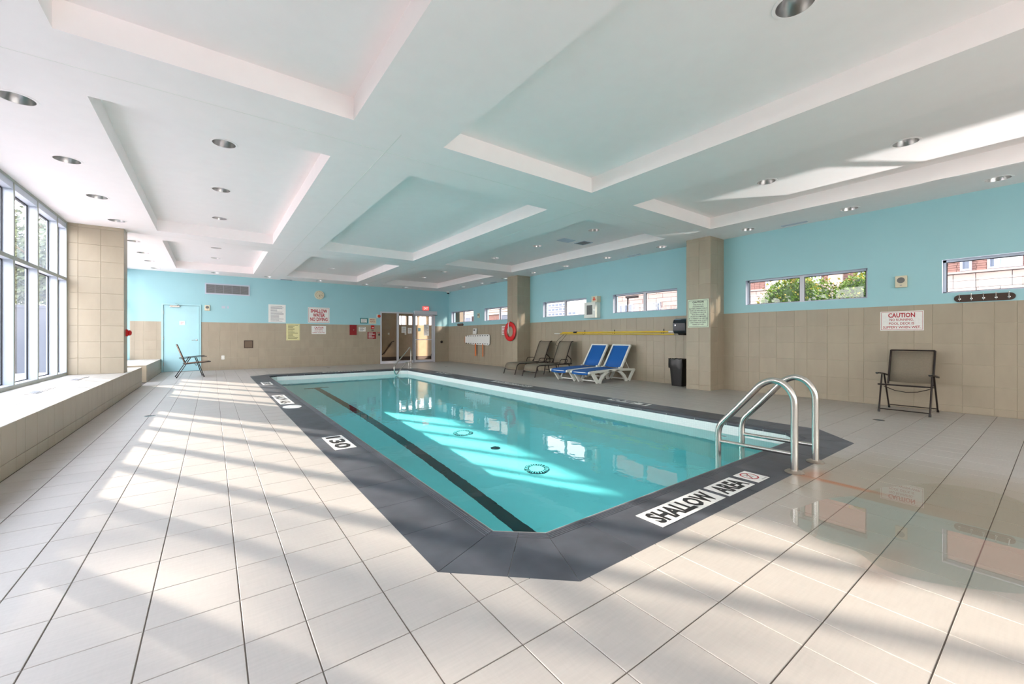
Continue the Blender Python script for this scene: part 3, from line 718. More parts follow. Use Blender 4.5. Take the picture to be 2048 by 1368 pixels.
# puddle, floor drains, ledge grilles
pud = []
ctr = [(3.05, 1.0), (3.30, .93), (3.60, .84), (3.95, .74), (4.30, .55), (4.35, .25), (4.0, .02), (3.55, .08), (3.1, .02), (2.78, .08), (2.62, .24), (2.50, .45), (2.62, .62), (2.60, .80), (2.75, .95), (2.9, 1.02)]
n = len(ctr)
for i in range(n):      # smooth closed outline
    p0, p1, p2, p3 = (V((*ctr[(i + k - 1) % n], 0)) for k in range(4))
    for k in range(5):
        t = k / 5; q = 0.5 * ((2 * p1) + (-p0 + p2) * t + (2 * p0 - 5 * p1 + 4 * p2 - p3) * t * t + (-p0 + 3 * p1 - 3 * p2 + p3) * t ** 3)
        pud.append((q.x + .012 * math.sin(17 * q.x + 9 * q.y), q.y + .012 * math.sin(13 * q.y - 7 * q.x), .0012))
MB().add(pud, [tuple(range(len(pud)))[::-1]]).build('puddle', 'puddle', None, fix=False, label='thin clear puddle on the beige tiles near the ladder', cat='puddle', kind='stuff')
for x, y, lb in ((-.69, 7.45, 'round dark floor drain in the deck before the window ledge'), (7.0, 1.44, 'round dark floor drain near the right folding chair'), (3.32, 15.49, 'small dark floor drain before the far wall'), (6.9, 13.44, 'small dark floor drain before the spine board')):
    o = thing('floor_drain', (x, y, .0005), lb, 'drain')
    MB().lathe([(.062, 0), (.062, .0012), (.052, .0018), (.051, .0)], seg=24, cap=False).build('rim', 'chrome', o)
    g = MB().lathe([(.051, .0), (.051, .0012)], seg=24); g.build('grate', 'drain', o)
for y0, y1, lb in ((7.22, 7.96, 'slotted metal air grille in the ledge nearest the camera'), (9.05, 9.79, 'slotted metal air grille in the ledge close to the big pillar')):
    o = thing('ledge_grille', (-1.735, (y0 + y1) / 2, .4105), lb, 'grille')
    h = (y1 - y0) / 2
    MB().box((-.055, -h, 0), (.03, h, .002)).build('slot_plate', 'dark_grille', o)
    MB().box((.05, -h, 0), (.062, h, .002)).build('slot', 'gasket', o)
    for k in range(5): MB().box((-.05 + k * .017, -h + .02, .002), (-.044 + k * .017, h - .02, .004)).build('bar', 'alu', o)

# ------------------------------------------------------------------ near ladder rails
for x, lb in ((3.742, 'stainless ladder rail nearest the no diving plate, rusty at its foot'), (4.203, 'stainless ladder rail on the far side, toward the right wall')):
    o = thing('ladder_rail', (x, 1.30, 0), lb, 'handrail', group=None)
    pts = fillet([(0, -.02, .012), (0, -.02, .53)], .1)
    # arch from post to sloping rail
    arch = [(-.02, .53), (-.012, .60), (.018, .66), (.066, .705), (.125, .722), (.18, .708), (.235, .672), (.285, .615)]
    prof = [(-.02, .012), (-.02, .30)] + arch + [(.42, .455), (.535, .325), (.565, .285), (.582, .24), (.588, .19), (.588, 0), (.588, -1.0)]
    MB().tube(spline([(0, a, b) for a, b in prof], 5), .0262, 18).build('rail', 'steel', o, smooth=True)
    MB().tube([(0, -.02, .145), (0, .588, .130)], .0170, 12).build('crossbar', 'steel', o, smooth=True)
    MB().lathe([(.066, .0005), (.067, .006), (.052, .016), (.027, .020)], (0, -.02, 0), 24).build('flange', 'steel_rust', o, smooth=True)
for z in (-.35, -.62, -.9):
    o = thing('ladder_tread', (3.97, 1.888, z), 'white ladder tread under water, %s' % {-.35: 'topmost', -.62: 'middle', -.9: 'lowest'}[z], 'tread')
    MB().box((-.21, -.035, -.012), (.21, .045, .012)).build('tread', 'plate', o, bevel=.006)

# far corner entry rail
hr = thing('entry_handrail', (5.62, 13.62, 0), 'looped chrome entry handrail at the far right pool corner', 'handrail', rz=math.atan2(-.66, -.75))
p = [(0, .01), (0, .56), (.02, .66), (.06, .71), (.11, .725), (.16, .70), (.28, .62), (1.10, .195), (1.17, .13), (1.185, .04), (1.15, -.06), (1.08, -.12), (1.0, -.115), (.90, -.06), (.48, .17), (.40, .205), (.32, .217), (0, .22)]
MB().tube(spline([(a, 0, b) for a, b in p], 4), .019, 12).build('rail', 'steel', hr, smooth=True)
MB().tube([(.16, 0, .01), (.16, 0, .215)], .017, 10).build('post', 'steel', hr, smooth=True)
for a in (0, .16): MB().lathe([(.05, .0005), (.05, .006), (.022, .016)], (a, 0, 0), 20).build('flange', 'chrome', hr)

# ------------------------------------------------------------------ folding chairs (local +x = the way the sitter faces)
def folding_chair(name, loc, rz, sling, label):
    o = thing(name, loc, label, 'chair', rz); W2 = .262; r = .0105
    F = lambda f, s, z: (f, s * W2, z)
    for s in (-1, 1):
        MB().tube([F(-.29, s, .0), F(.005, s, .535)], r, 8).build('rear_leg', 'dark_metal', o, smooth=True)
        MB().tube([F(.30, s, .0), F(.13, s, .535)], r, 8).build('front_leg', 'dark_metal', o, smooth=True)
        MB().tube([(-.27, s * (W2 - .024), .885), (-.10, s * (W2 - .024), .385)], .0115, 8).build('back_post', 'dark_metal', o, smooth=True)
        MB().tube([(-.13, s * (W2 - .024), .362), (.44, s * (W2 - .024), .412)], .011, 8).build('seat_rail', 'dark_metal', o, smooth=True)
        a = MB().tube([(-.20, s * (W2 + .008), .505), (.0, s * (W2 + .010), .535), (.20, s * (W2 + .014), .552), (.335, s * (W2 + .012), .558)], [.012, .015, .022, .017], 10, flat=.0)
        a = MB(); prof = [(-.21, .500, .014), (-.05, .525, .016), (.10, .540, .022), (.26, .553, .027), (.335, .557, .020), (.352, .553, .008)]
        vs = []
        for f, z, hw in prof: vs += [(f, s * (W2 + .01) - hw, z), (f, s * (W2 + .01) + hw, z), (f, s * (W2 + .01) + hw, z + .016), (f, s * (W2 + .01) - hw, z + .016)]
        fs = [(0, 1, 2, 3), tuple(4 * (len(prof) - 1) + k for k in (3, 2, 1, 0))]
        for i in range(len(prof) - 1):
            for k in range(4): fs.append((4 * i + k, 4 * i + (k + 1) % 4, 4 * i + 4 + (k + 1) % 4, 4 * i + 4 + k))
        a.add(vs, fs).build('armrest', 'black_plastic', o, bevel=.003)
        for q in ((-.29, .0), (.30, .0)): MB().tube([(q[0], s * W2, .0), (q[0] * .965, s * W2, .035)], .014, 8).build('foot_cap', 'black_plastic', o, smooth=True)
    for f, z in ((-.262, .05), (.286, .045)): MB().tube([(f, -W2, z), (f, W2, z)], .007, 8).build('stretcher', 'dark_metal', o, smooth=True)
    MB().tube([(-.27, -W2 + .024, .885), (-.27, W2 - .024, .885)], .0105, 8).build('top_bar', 'dark_metal', o, smooth=True)
    MB().tube([(.44, -W2 + .024, .412), (.44, W2 - .024, .412)], .011, 8).build('front_bar', 'dark_metal', o, smooth=True)
    MB().tube([(.12, -W2 + .02, .36), (.14, -.12, .31), (.15, 0, .295), (.14, .12, .31), (.12, W2 - .02, .36)], .005, 8).build('brace', 'dark_metal', o, smooth=True)
    def sheet(nm, pts, hw):
        m = MB(); vs = []
        for f, z in pts:
            for k in range(5): vs.append((f, -hw + 2 * hw * k / 4, z - .010 * math.sin(PI * k / 4)))
        for i in range(len(pts) - 1):
            for k in range(4): m_ = i * 5 + k; m.f.append((m_, m_ + 1, m_ + 6, m_ + 5))
        m.v = vs; ob = m.build(nm, sling, o, fix=False, smooth=True)
        md = ob.modifiers.new('thick', 'SOLIDIFY'); md.thickness = .003
    sheet('seat_sling', [(-.10, .375), (.1, .388), (.28, .402), (.43, .418)], W2 - .03)
    sheet('back_sling', [(-.115, .42), (-.17, .58), (-.225, .745), (-.268, .875)], W2 - .03)
    return o
folding_chair('folding_chair', (8.12, 1.345, 0), PI, 'brown_sling', 'taupe sling folding chair with dark frame standing against the right wall')
folding_chair('folding_chair', (-.50, 14.18, 0), .10, 'tan_sling', 'tan sling folding chair in profile before the pale blue door')

# ------------------------------------------------------------------ blue resin loungers (head at the wall, local +x toward the wall)
def blue_lounger(loc, label):
    o = thing('sun_lounger', loc, label, 'sun lounger', group=None); W2 = .31
    for s in (-1, 1):
        y0, y1 = s * W2, s * (W2 - .05)
        def pr(nm, pts): MB().prism(pts, min(y0, y1), max(y0, y1), 'y').build(nm, 'white_plastic', o, bevel=.006)
        # long side rail
        pr('side_rail', [(-.34, .235), (-.33, .285), (-.20, .297), (.30, .318), (.80, .325), (1.32, .300), (1.345, .255), (1.30, .245), (.80, .262), (.30, .262), (-.20, .242)])
        pr('front_leg', [(-.28, .26), (-.20, .26), (-.02, .045), (.06, .045), (.17, .20), (.33, .265), (.50, .275), (.33, .315), (.20, .29), (.10, .24), (.05, .12), (.045, .0), (-.05, .0), (-.10, .05)][:0] or [(-.27, .26), (-.17, .26), (.0, .05), (.0, .0), (-.065, .0)])
        pr('front_leg', [(-.02, .0), (.07, .0), (.085, .05), (.14, .13), (.24, .205), (.38, .262), (.52, .285), (.38, .305), (.22, .265), (.10, .19), (.03, .09)])
        pr('rear_leg', [(.50, .285), (.62, .265), (.76, .205), (.87, .125), (.93, .05), (.96, .0), (1.06, .0), (1.01, .07), (.95, .16), (.84, .24), (.70, .30)])
        pr('rear_leg', [(1.06, .0), (1.14, .0), (1.16, .04), (1.33, .26), (1.24, .27), (1.10, .06)])
        for fx_ in (-.03, 1.06): MB().box((fx_ - .035, y0, -.0), (fx_ + .02, y1, .012)).build('foot_pad', 'black_plastic', o)
        # back frame side
        y2, y3 = s * (W2 - .02), s * (W2 - .065)
        MB().prism([(.80, .325), (.86, .325), (1.205, .86), (1.20, .885), (1.165, .88)], min(y2, y3), max(y2, y3), 'y').build('back_post', 'white_plastic', o, bevel=.006)
        MB().tube([(1.02, s * (W2 - .08), .53), (1.18, s * (W2 - .08), .305)], .009, 8).build('prop', 'white_plastic', o, smooth=True)
        MB().box((.75, y2, .30), (.84, y3, .355)).build('hinge', 'white_plastic', o, bevel=.008)
    MB().prism([(1.155, .868), (1.19, .862), (1.215, .895), (1.195, .905), (1.16, .895)], -W2 + .03, W2 - .03, 'y').build('back_top', 'white_plastic', o, bevel=.006)
    MB().box((-.33, -W2 + .04, .235), (-.28, W2 - .04, .27)).build('front_bar', 'white_plastic', o, bevel=.008)
    MB().box((1.29, -W2 + .04, .245), (1.335, W2 - .04, .285)).build('rear_bar', 'white_plastic', o, bevel=.008)
    MB().box((.02, -W2 + .04, .03), (.05, W2 - .04, .06)).build('low_bar', 'white_plastic', o, bevel=.006)
    MB().box((1.08, -W2 + .04, .03), (1.11, W2 - .04, .06)).build('low_bar', 'white_plastic', o, bevel=.006)
    def sheet(nm, pts, hw, sag):
        m = MB()
        for f, z in pts:
            for k in range(7): m.v.append((f, -hw + 2 * hw * k / 6, z - sag * math.sin(PI * k / 6)))
        for i in range(len(pts) - 1):
            for k in range(6): q = i * 7 + k; m.f.append((q, q + 1, q + 8, q + 7))
        ob = m.build(nm, 'blue_sling', o, fix=False, smooth=True); md = ob.modifiers.new('thick', 'SOLIDIFY'); md.thickness = .004
    sheet('seat_sling', [(-.335, .215), (-.325, .27), (-.28, .297), (-.1, .305), (.3, .318), (.6, .325), (.82, .325)], W2 - .055, .012)
    sheet('back_sling', [(.835, .345), (.95, .525), (1.08, .725), (1.165, .86), (1.185, .895), (1.20, .90)], W2 - .06, .015)
    return o
blue_lounger((7.235, 6.715, 0), 'blue mesh white framed sun lounger nearest the black bin')
blue_lounger((7.225, 7.43, 0), 'blue mesh white framed sun lounger beside the taupe loungers')

def taupe_lounger(loc, label):
    o = thing('sun_lounger', loc, label, 'sun lounger'); W2 = .275; r = .0135
    for s in (-1, 1):
        y = s * W2
        MB().tube(fillet([(0, y, 0), (.105, y, .315), (1.38, y, .318)], .09), r, 10).build('side_frame', 'dark_metal', o, smooth=True)
        MB().tube([(.86, y, .31), (.80, y * 1.02, 0)], r, 10).build('leg', 'dark_metal', o, smooth=True)
        MB().tube([(1.26, y, .31), (1.34, y * 1.02, 0)], r, 10).build('leg', 'dark_metal', o, smooth=True)
        MB().tube(fillet([(.885, y * 1.05, .31), (.91, y * 1.08, .455), (1.22, y * 1.08, .445), (1.10, y * 1.05, .32)], .07), .010, 10).build('armrest', 'dark_metal', o, smooth=True)
        MB().tube(fillet([(1.12, y * .9, .32), (1.345, y * .9, .86), (1.40, y * .9, .955), (1.46, y * .9, .965)], .06), r, 10).build('back_post', 'dark_metal', o, smooth=True)
        MB().tube(fillet([(1.25, y * .84, .56), (1.40, y * .84, .45), (1.385, y * .84, .32)], .06), .013, 8).build('prop', 'dark_metal', o, smooth=True)
    MB().tube([(.05, -W2, .135), (.05, W2, .135)], .009, 8).build('stretcher', 'dark_metal', o, smooth=True)
    MB().tube([(.83, -W2, .16), (.83, W2, .16)], .009, 8).build('stretcher', 'dark_metal', o, smooth=True)
    MB().tube([(1.38, -W2, .318), (1.38, W2, .318)], .012, 8).build('rear_bar', 'dark_metal', o, smooth=True)
    def sheet(nm, pts, hw):
        m = MB()
        for f, z in pts:
            for k in range(5): m.v.append((f, -hw + 2 * hw * k / 4, z - .008 * math.sin(PI * k / 4)))
        for i in range(len(pts) - 1):
            for k in range(4): q = i * 5 + k; m.f.append((q, q + 1, q + 6, q + 5))
        ob = m.build(nm, 'brown_sling', o, fix=False, smooth=True); md = ob.modifiers.new('thick', 'SOLIDIFY'); md.thickness = .004
    sheet('seat_sling', [(.045, .165), (.075, .26), (.10, .305), (.15, .325), (.35, .330), (.7, .330), (1.11, .325)], W2 - .012)
    sheet('back_sling', [(1.14, .37), (1.235, .60), (1.33, .825), (1.365, .90), (1.40, .945), (1.455, .968)], W2 * .9 - .012)
    return o
taupe_lounger((6.935, 8.67, 0), 'taupe sling dark framed sun lounger beside the blue loungers')
taupe_lounger((7.015, 9.67, 0), 'taupe sling dark framed sun lounger beside the life ring pillar')

# ------------------------------------------------------------------ bin
o = thing('waste_bin', (8.375, 5.10, 0), 'tall black waste bin with a liner folded over its rim', 'bin')
m = MB(); prof = [(0, .10, .13), (.02, .115, .14), (.60, .155, .185)]
def ringr(hx, hy, z, n=24):
    out = []
    for k in range(n):
        a = 2 * PI * k / n; c, s = math.cos(a), math.sin(a); f = 1 / (abs(c) ** 5 + abs(s) ** 5) ** .2; out.append((hx * c * f, hy * s * f, z))
    return out
def loft(rings, cap0=True, cap1=False):
    m = MB(); n = len(rings[0])
    for r_ in rings: m.v += r_
    for i in range(len(rings) - 1):
        for k in range(n): m.f.append((i * n + k, i * n + (k + 1) % n, (i + 1) * n + (k + 1) % n, (i + 1) * n + k))
    if cap0: m.f.append(tuple(range(n))[::-1])
    if cap1: m.f.append(tuple((len(rings) - 1) * n + k for k in range(n)))
    return m
loft([ringr(.105, .135, 0), ringr(.155, .18, .585), ringr(.145, .17, .585), ringr(.10, .13, .03)]).build('bin_body', 'black_plastic', o, smooth=True)
lin = [ringr(.15 + .004 * math.sin(i), .175, z) for i, z in ((0, .40),)]
rs = []
for z, gx in ((.40, .168), (.47, .172), (.56, .168), (.60, .166), (.605, .155), (.58, .146), (.45, .13)):
    rg = ringr(gx, gx + .022, z); rs.append([(x * (1 + .025 * math.sin(7 * k + z * 40)), y * (1 + .02 * math.cos(5 * k + z * 30)), z_ + .012 * math.sin(3 * k)) for k, (x, y, z_) in enumerate(rg)])
loft(rs, False).build('bin_liner', 'bag', o, smooth=True)

# ================================================================== things on the right wall (built facing -y, turned)
def wall_sign(name, wall, u, z, wd, ht, label, plate_m='plate', words=(), border=None, cat='sign', lines=None, line_m='grey_print', frame=None, thick=.004, yaw=None, xpos=None):
    """wall: 'R' (x=XR) u is world y, 'F' (y=YF) u is world x, or explicit loc through xpos"""
    if wall == 'R': loc = (XR - .0065 if z < HD else XR, u, z); rz = RW
    elif wall == 'F': loc = (u, (YF - .0065) if z < HD else YF, z); rz = 0
    else: loc = xpos; rz = yaw
    o = thing(name, loc, label, cat, rz)
    if wall in 'RF' and z - ht / 2 < HD < z + ht / 2: o.location += V((-.0065, 0, 0)) if wall == 'R' else V((0, -.0065, 0))
    MB().box((-wd / 2, -thick, -ht / 2), (wd / 2, 0, ht / 2)).build('plate', plate_m, o)
    y = -thick - .0012
    if border:
        i, t, bm = border; fr = MB(); a, b = wd / 2 - i, ht / 2 - i
        for q in (((-a, -b), (a, -b + t)), ((-a, b - t), (a, b)), ((-a, -b), (-a + t, b)), ((a - t, -b), (a, b))): fr.box((q[0][0], y, q[0][1]), (q[1][0], y + .001, q[1][1]))
        fr.build('border', bm, o, fix=False)
    for k, (txt, x_, z_, tw, th, tm, bold) in enumerate(words): wall_text(o, txt, x_, z_, tw, th, tm, y=y, bold=bold)
    if lines:
        n, x0, x1, z0, z1 = lines; lm = MB(); rnd = random.Random(int(wd * 1000) + n)
        for k in range(n):
            zz = z1 - (z1 - z0) * k / max(1, n - 1); xx = x1 - (x1 - x0) * rnd.choice((0, 0, .1, .35, .5)); hh = (z1 - z0) / n * .22
            lm.quad((x0, y, zz - hh), (xx, y, zz - hh), (xx, y, zz + hh), (x0, y, zz + hh))
        lm.build('print_line', line_m, o, fix=False, kind='stuff')
    if frame:
        t, fm = frame; fr = MB(); a, b = wd / 2, ht / 2
        for q in (((-a, -b), (a, -b + t)), ((-a, b - t), (a, b)), ((-a, -b + t), (-a + t, b - t)), ((a - t, -b + t), (a, b - t))): fr.box((q[0][0], -thick - .008, q[0][1]), (q[1][0], 0, q[1][1]))
        fr.build('frame', fm, o, fix=False)
    return o
CAU = [('CAUTION', 0, .095, .36, .052, 'red_print', .035), ('NO RUNNING.', 0, .034, .34, .030, 'red_print', .01), ('POOL DECK IS', 0, -.022, .36, .030, 'red_print', .01), ('SLIPPERY WHEN WET.', 0, -.078, .45, .030, 'red_print', .01)]
CAU = [(a, b, c * .9 - .003, min(d, .40), e_, f, g) for a, b, c, d, e_, f, g in CAU]
CAU = [('CAUTION', 0, .088, .305, .072, 'red_print', .03), ('NO RUNNING.', 0, .018, .27, .036, 'red_print', .012), ('POOL DECK IS', 0, -.040, .285, .036, 'red_print', .012), ('SLIPPERY WHEN WET.', 0, -.098, .43, .036, 'red_print', .012)]
wall_sign('caution_sign', 'R', 1.50, 1.335, .495, .30, 'white CAUTION NO RUNNING sign with red letters above the right folding chair', words=CAU, border=(.012, .004, 'red_print'))
PT = ['THIS POOL IS', 'UNSUPERVISED.', 'BATHERS UNDER TWELVE', 'YEARS OF AGE ARE NOT', 'ALLOWED WITHIN THE', 'POOL ENCLOSURE', 'UNLESS ACCOMPANIED', 'BY A PARENT OR HIS OR', 'HER AGENT WHO IS NOT', 'LESS THAN SIXTEEN', 'YEARS OF AGE.']
wd_ = [('CAUTION', 0, .235, .24, .042, 'black_print', .035)] + [(t_, 0, .182 - .041 * k, .019 * len(t_), .024, 'black_print', .012) for k, t_ in enumerate(PT)]
wall_sign('caution_board', 'X', 0, 0, .45, .58, 'pale green CAUTION board lettered in black on the nearer right pillar', 'glowgreen', wd_, border=(.022, .005, 'black_print'), xpos=(8.054, 4.475, 1.572), yaw=RW)
wall_sign('rescue_sign', 'R', 12.15, 1.335, .30, .32, 'white red-lettered sign half hidden behind the life ring pillar', lines=(5, -.12, .12, -.11, .11), line_m='red_print')

def speaker(wall, u, z, label):
    loc = (XR, u, z) if wall == 'R' else (u, YF, z); o = thing('wall_speaker', loc, label, 'speaker', RW if wall == 'R' else 0)
    MB().box((-.068, -.045, -.09), (.068, 0, .09)).build('housing', 'cream', o, bevel=.008)
    MB().lathe([(.045, .045), (.045, .048), (.0, .049)], (0, 0, .02), 24, axis='y').build('grille', 'dark_grille', o)
    MB().box((-.012, -.047, -.062), (.012, -.044, -.050)).build('switch', 'grey_print', o)
    return o
speaker('R', 1.50, 1.94, 'cream wall speaker on the blue wall between two high windows, nearer one'); speaker('R', 13.90, 1.95, 'small cream wall speaker above the spine board')
speaker('F', -.13, 2.03, 'cream wall speaker on the far wall beside the pale blue door')

def coat_rack(u, z, wd, label):
    o = thing('coat_rack', (XR, u, z), label, 'coat rack', RW); h = .05; pts = []
    for k in range(9): a = -PI / 2 + PI * k / 8; pts.append((wd / 2 - h + h * math.cos(a), h * math.sin(a)))
    for k in range(9): a = PI / 2 + PI * k / 8; pts.append((-wd / 2 + h + h * math.cos(a), h * math.sin(a)))
    MB().prism(pts, -.018, 0, 'y').build('board', 'wood', o, bevel=.003)
    for k in range(5):
        x = (k - 2) * wd * .2
        hk = thing('x', (0, 0, 0), '', ''); bpy.data.objects.remove(hk)
        b = MB().lathe([(.013, .018), (.013, .024), (.004, .028)], (x, 0, -.008), 14, axis='y')
        b.tube([(x, -.024, -.01), (x, -.045, .0), (x, -.052, .03), (x, -.060, .052)], .0045, 8); b.lathe([(.002, 0), (.007, .004), (.006, .012), (.0, .014)], (x, -.060, .048), 10)
        b.tube([(x, -.024, -.015), (x, -.032, -.03), (x, -.038, -.034)], .004, 8)
        b.build('hook', 'chrome', o, smooth=True)
    return o
coat_rack(.665, 1.632, .56, 'dark wooden coat rack with five chrome hooks under the nearest window')
coat_rack(15.42, 1.62, .52, 'small dark coat rack under the farthest high window')

# cabinet between the windows with an alarm box on top
o = thing('equipment_cabinet', (XR, 7.78, 1.83), 'white wall cabinet with a small window beside the high windows', 'cabinet', RW)
MB().box((-.205, -.20, -.215), (.205, 0, .215)).build('body', 'white_plastic', o, bevel=.006)
MB().box((-.205, -.212, -.215), (.205, -.201, .215)).build('door', 'white_plastic', o, bevel=.004)
MB().box((-.105, -.215, -.125), (.105, -.211, .135)).build('window_pane', 'dark_grille', o)
fr = MB()
for a, b, c, d in ((-.125, -.145, .125, -.125), (-.125, .135, .125, .155), (-.125, -.125, -.105, .135), (.105, -.125, .125, .135)): fr.box((a, -.217, b), (c, -.211, d))
fr.build('window_frame', 'white_plastic', o)
MB().box((.165, -.222, -.03), (.180, -.211, .03)).build('latch', 'chrome', o)
o = thing('alarm_box', (XR - .09, 7.66, 2.130), 'small tan alarm box with a red emblem above the white cabinet', 'alarm', RW)
MB().box((-.10, -.07, -.082), (.10, .09, .082)).build('box', 'cream', o, bevel=.005)
ab = MB()
for k in range(3):
    a = PI / 2 + 2 * PI * k / 3; ab.lathe([(.026, .071), (.026, .073)], (.03 * math.cos(a), 0, .03 * math.sin(a)), 14, axis='y')
ab.build('emblem', 'flame_red', o)

# yellow rescue pole and net pole on hooks
o = thing('rescue_pole', (8.560, 7.5, 1.215), 'long yellow rescue pole lying on wall hooks behind the loungers', 'pole')
MB().tube([(0, -2.03, -.005), (0, -1.0, .0), (0, 1.55, .008)], .017, 10).build('shaft', 'yellow', o, smooth=True)
MB().tube([(0, -2.20, -.008), (0, -2.03, -.005)], .0175, 10).build('tip', 'plate', o, smooth=True)
for y in (.98,): MB().tube([(0, y - .05, .008), (0, y + .08, .008)], .026, 10).build('clamp', 'black_plastic', o, smooth=True)
o = thing('net_pole', (8.50, 7.35, 1.150), 'thin yellow net pole with a dark wire hoop on the wall', 'pole')
MB().tube([(0, -2.05, .0), (0, 1.72, .035)], .012, 10).build('shaft', 'yellow', o, smooth=True)
MB().tube([(0, 1.72, .035), (0, 1.98, .040)], .013, 10).build('tip', 'plate', o, smooth=True)
MB().tube(fillet([(0, 1.55, .03), (0, 1.62, -.02), (0, 1.85, -.16), (0, 1.95, -.30), (-.03, 1.75, -.34), (0, 1.70, -.20), (0, 1.45, .02)], .06), .005, 8).build('hoop', 'black_plastic', o, smooth=True)
for y, lb in ((8.15, 'dark wall hook carrying the poles, farther one'), (7.08, 'dark wall hook carrying the poles, nearer one'), (5.62, 'dark wall hook carrying the poles, beside the towel dispenser')):
    o = thing('pole_hook', (XR - .006, y, 1.23), lb, 'hook', RW)
    MB().box((-.012, -.006, -.055), (.012, 0, .05)).build('plate', 'black_plastic', o)
    MB().tube([(0, -.004, -.045), (0, -.04, -.075), (0, -.085, -.068), (0, -.092, -.03)], .005, 8).build('arm', 'black_plastic', o, smooth=True)

# towel dispenser
o = thing('towel_dispenser', (XR - .006, 5.10, 1.315), 'smoky black paper towel dispenser above the waste bin', 'dispenser', RW)
MB().prism([(0, -.15), (-.17, -.15), (-.21, -.10), (-.22, .08), (-.19, .16), (-.12, .185), (0, .185)], -.155, .155, 'x').build('housing', 'dispenser', o, bevel=.015)
MB().prism([(-.02, -.15), (-.17, -.15), (-.13, -.185), (-.04, -.185)], -.06, .08, 'x').build('outlet', 'black_plastic', o)
MB().box((-.10, -.222, .02), (-.08, -.205, .05)).build('lock', 'chrome', o)

# life ring on the farther pillar
o = thing('life_ring', (8.055 - .045, 11.0, 1.272), 'red life ring with a white rope on the farther right pillar', 'life ring', RW)
MB().tube([(.25 * math.cos(2 * PI * k / 40), 0, .25 * math.sin(2 * PI * k / 40)) for k in range(40)], .075, 14, closed=True, flat=.55).build('ring', 'red', o, smooth=True)
o.children[0].data.transform(Matrix.Diagonal((1, .55, 1, 1)))
MB().tube([(.02, -.03, .34), (-.03, -.05, .22), (-.07, -.03, .02), (-.02, -.05, -.06), (-.05, -.02, .10), (.0, -.045, .33)], .008, 8).build('rope', 'plate', o, smooth=True)
MB().tube([(0, .045, .33), (0, -.01, .335), (0, -.05, .34)], .008, 8).build('hanger', 'chrome', o, smooth=True)

# spine board with straps
o = thing('spine_board', (XR - .03, 13.97, .985), 'white rescue spine board with slotted edges hanging on the right wall', 'spine board', RW)
n = 12; pts = [(-.93, -.20), (-.93, .12), (-.90, .15), (-.3, .20), (.84, .21), (.93, .14), (.93, -.14), (.84, -.21), (-.3, -.20)]
pts = [(-.90, -.14), (-.93, -.10), (-.93, .10), (-.88, .16), (-.3, .20), (.85, .215), (.93, .17), (.93, -.17), (.85, -.215), (-.3, -.20)]
MB().prism(pts, -.045, 0, 'y').build('board', 'plate', o, bevel=.01)
for k in range(10):
    x = -.80 + k * .178
    for s in (-1, 1):
        zz = s * (.145 + .018 * (k / 9)); MB().prism([(x - .035, zz - .016), (x + .035, zz - .016), (x + .035, zz + .016), (x - .035, zz + .016)], -.0465, -.044, 'y').build('handhold', 'gasket', o)
for x, l, w_ in ((-.07, .46, .045), (.47, .46, .03)):
    st = thing('x', (0, 0, 0), '', ''); bpy.data.objects.remove(st)
    MB().box((x - w_, -.055, -.20 - l), (x + w_, -.049, -.17)).build('strap', 'orange', o)
MB().box((-.935, -.05, -.12), (-.915, -.046, .12)).build('end_strap', 'orange', o)
o = thing('head_block', (XR - .03, 14.13, 1.325), 'small white head block resting on top of the spine board', 'head block', RW)
MB().prism([(-.13, -.11), (.13, -.11), (.17, .09), (.14, .115), (-.10, .115)], -.06, 0, 'y').build('block', 'plate', o, bevel=.012)
MB().box((-.05, -.063, .02), (.06, -.059, .07)).build('emblem', 'black_print', o)

# ================================================================== far wall
d = link('door_1', None, None, kind='structure', loc=(0, 0, 0))
MB().box((DX0, YF - .03, 0), (DX0 + .045, YF + .12, DZ)).build('jamb', 'door_paint', d); MB().box((DX1 - .045, YF - .03, 0), (DX1, YF + .12, DZ)).build('jamb', 'door_paint', d)
MB().box((DX0 + .045, YF - .03, DZ - .04), (DX1 - .045, YF + .12, DZ)).build('head_jamb', 'door_paint', d)
lf = MB().box((DX0 + .052, YF + .0, .012), (DX1 - .052, YF + .045, DZ - .046)).build('door_leaf', 'door_paint', d, bevel=.003)
MB().box((DX0 + .04, YF + .05, 0), (DX1 - .04, YF + .06, DZ - .03)).build('backing', 'gasket', d)
for z in (.25, 1.05, 1.85): MB().lathe([(.009, -.055), (.009, .055)], (DX0 + .049, YF - .006, z), 10).build('hinge', 'chrome', lf)
hd = MB().lathe([(.027, 0), (.027, .008), (.012, .012), (.011, .05)], (DX1 - .11, YF, .99), 18, axis='y')
hd.tube([(DX1 - .11, YF - .05, .99), (DX1 - .15, YF - .055, .99), (DX1 - .235, YF - .05, .985)], .009, 8).build('handle', 'chrome', lf, smooth=True)
MB().box((-1.06, YF - .05, 2.02), (-.82, YF, 2.075)).build('closer_body', 'chrome', lf, bevel=.006)
MB().tube([(-.90, YF - .03, 2.08), (-.84, YF - .13, 2.10), (-.93, YF - .015, 2.135)], .010, 8).build('closer_arm', 'chrome', lf, smooth=True)
wall_sign('door_note', 'X', 0, 0, .135, .125, 'small white note on the pale blue door', lines=(3, -.04, .04, -.03, .03), line_m='red_print', xpos=(-.765, YF - .001, 1.53), yaw=0)

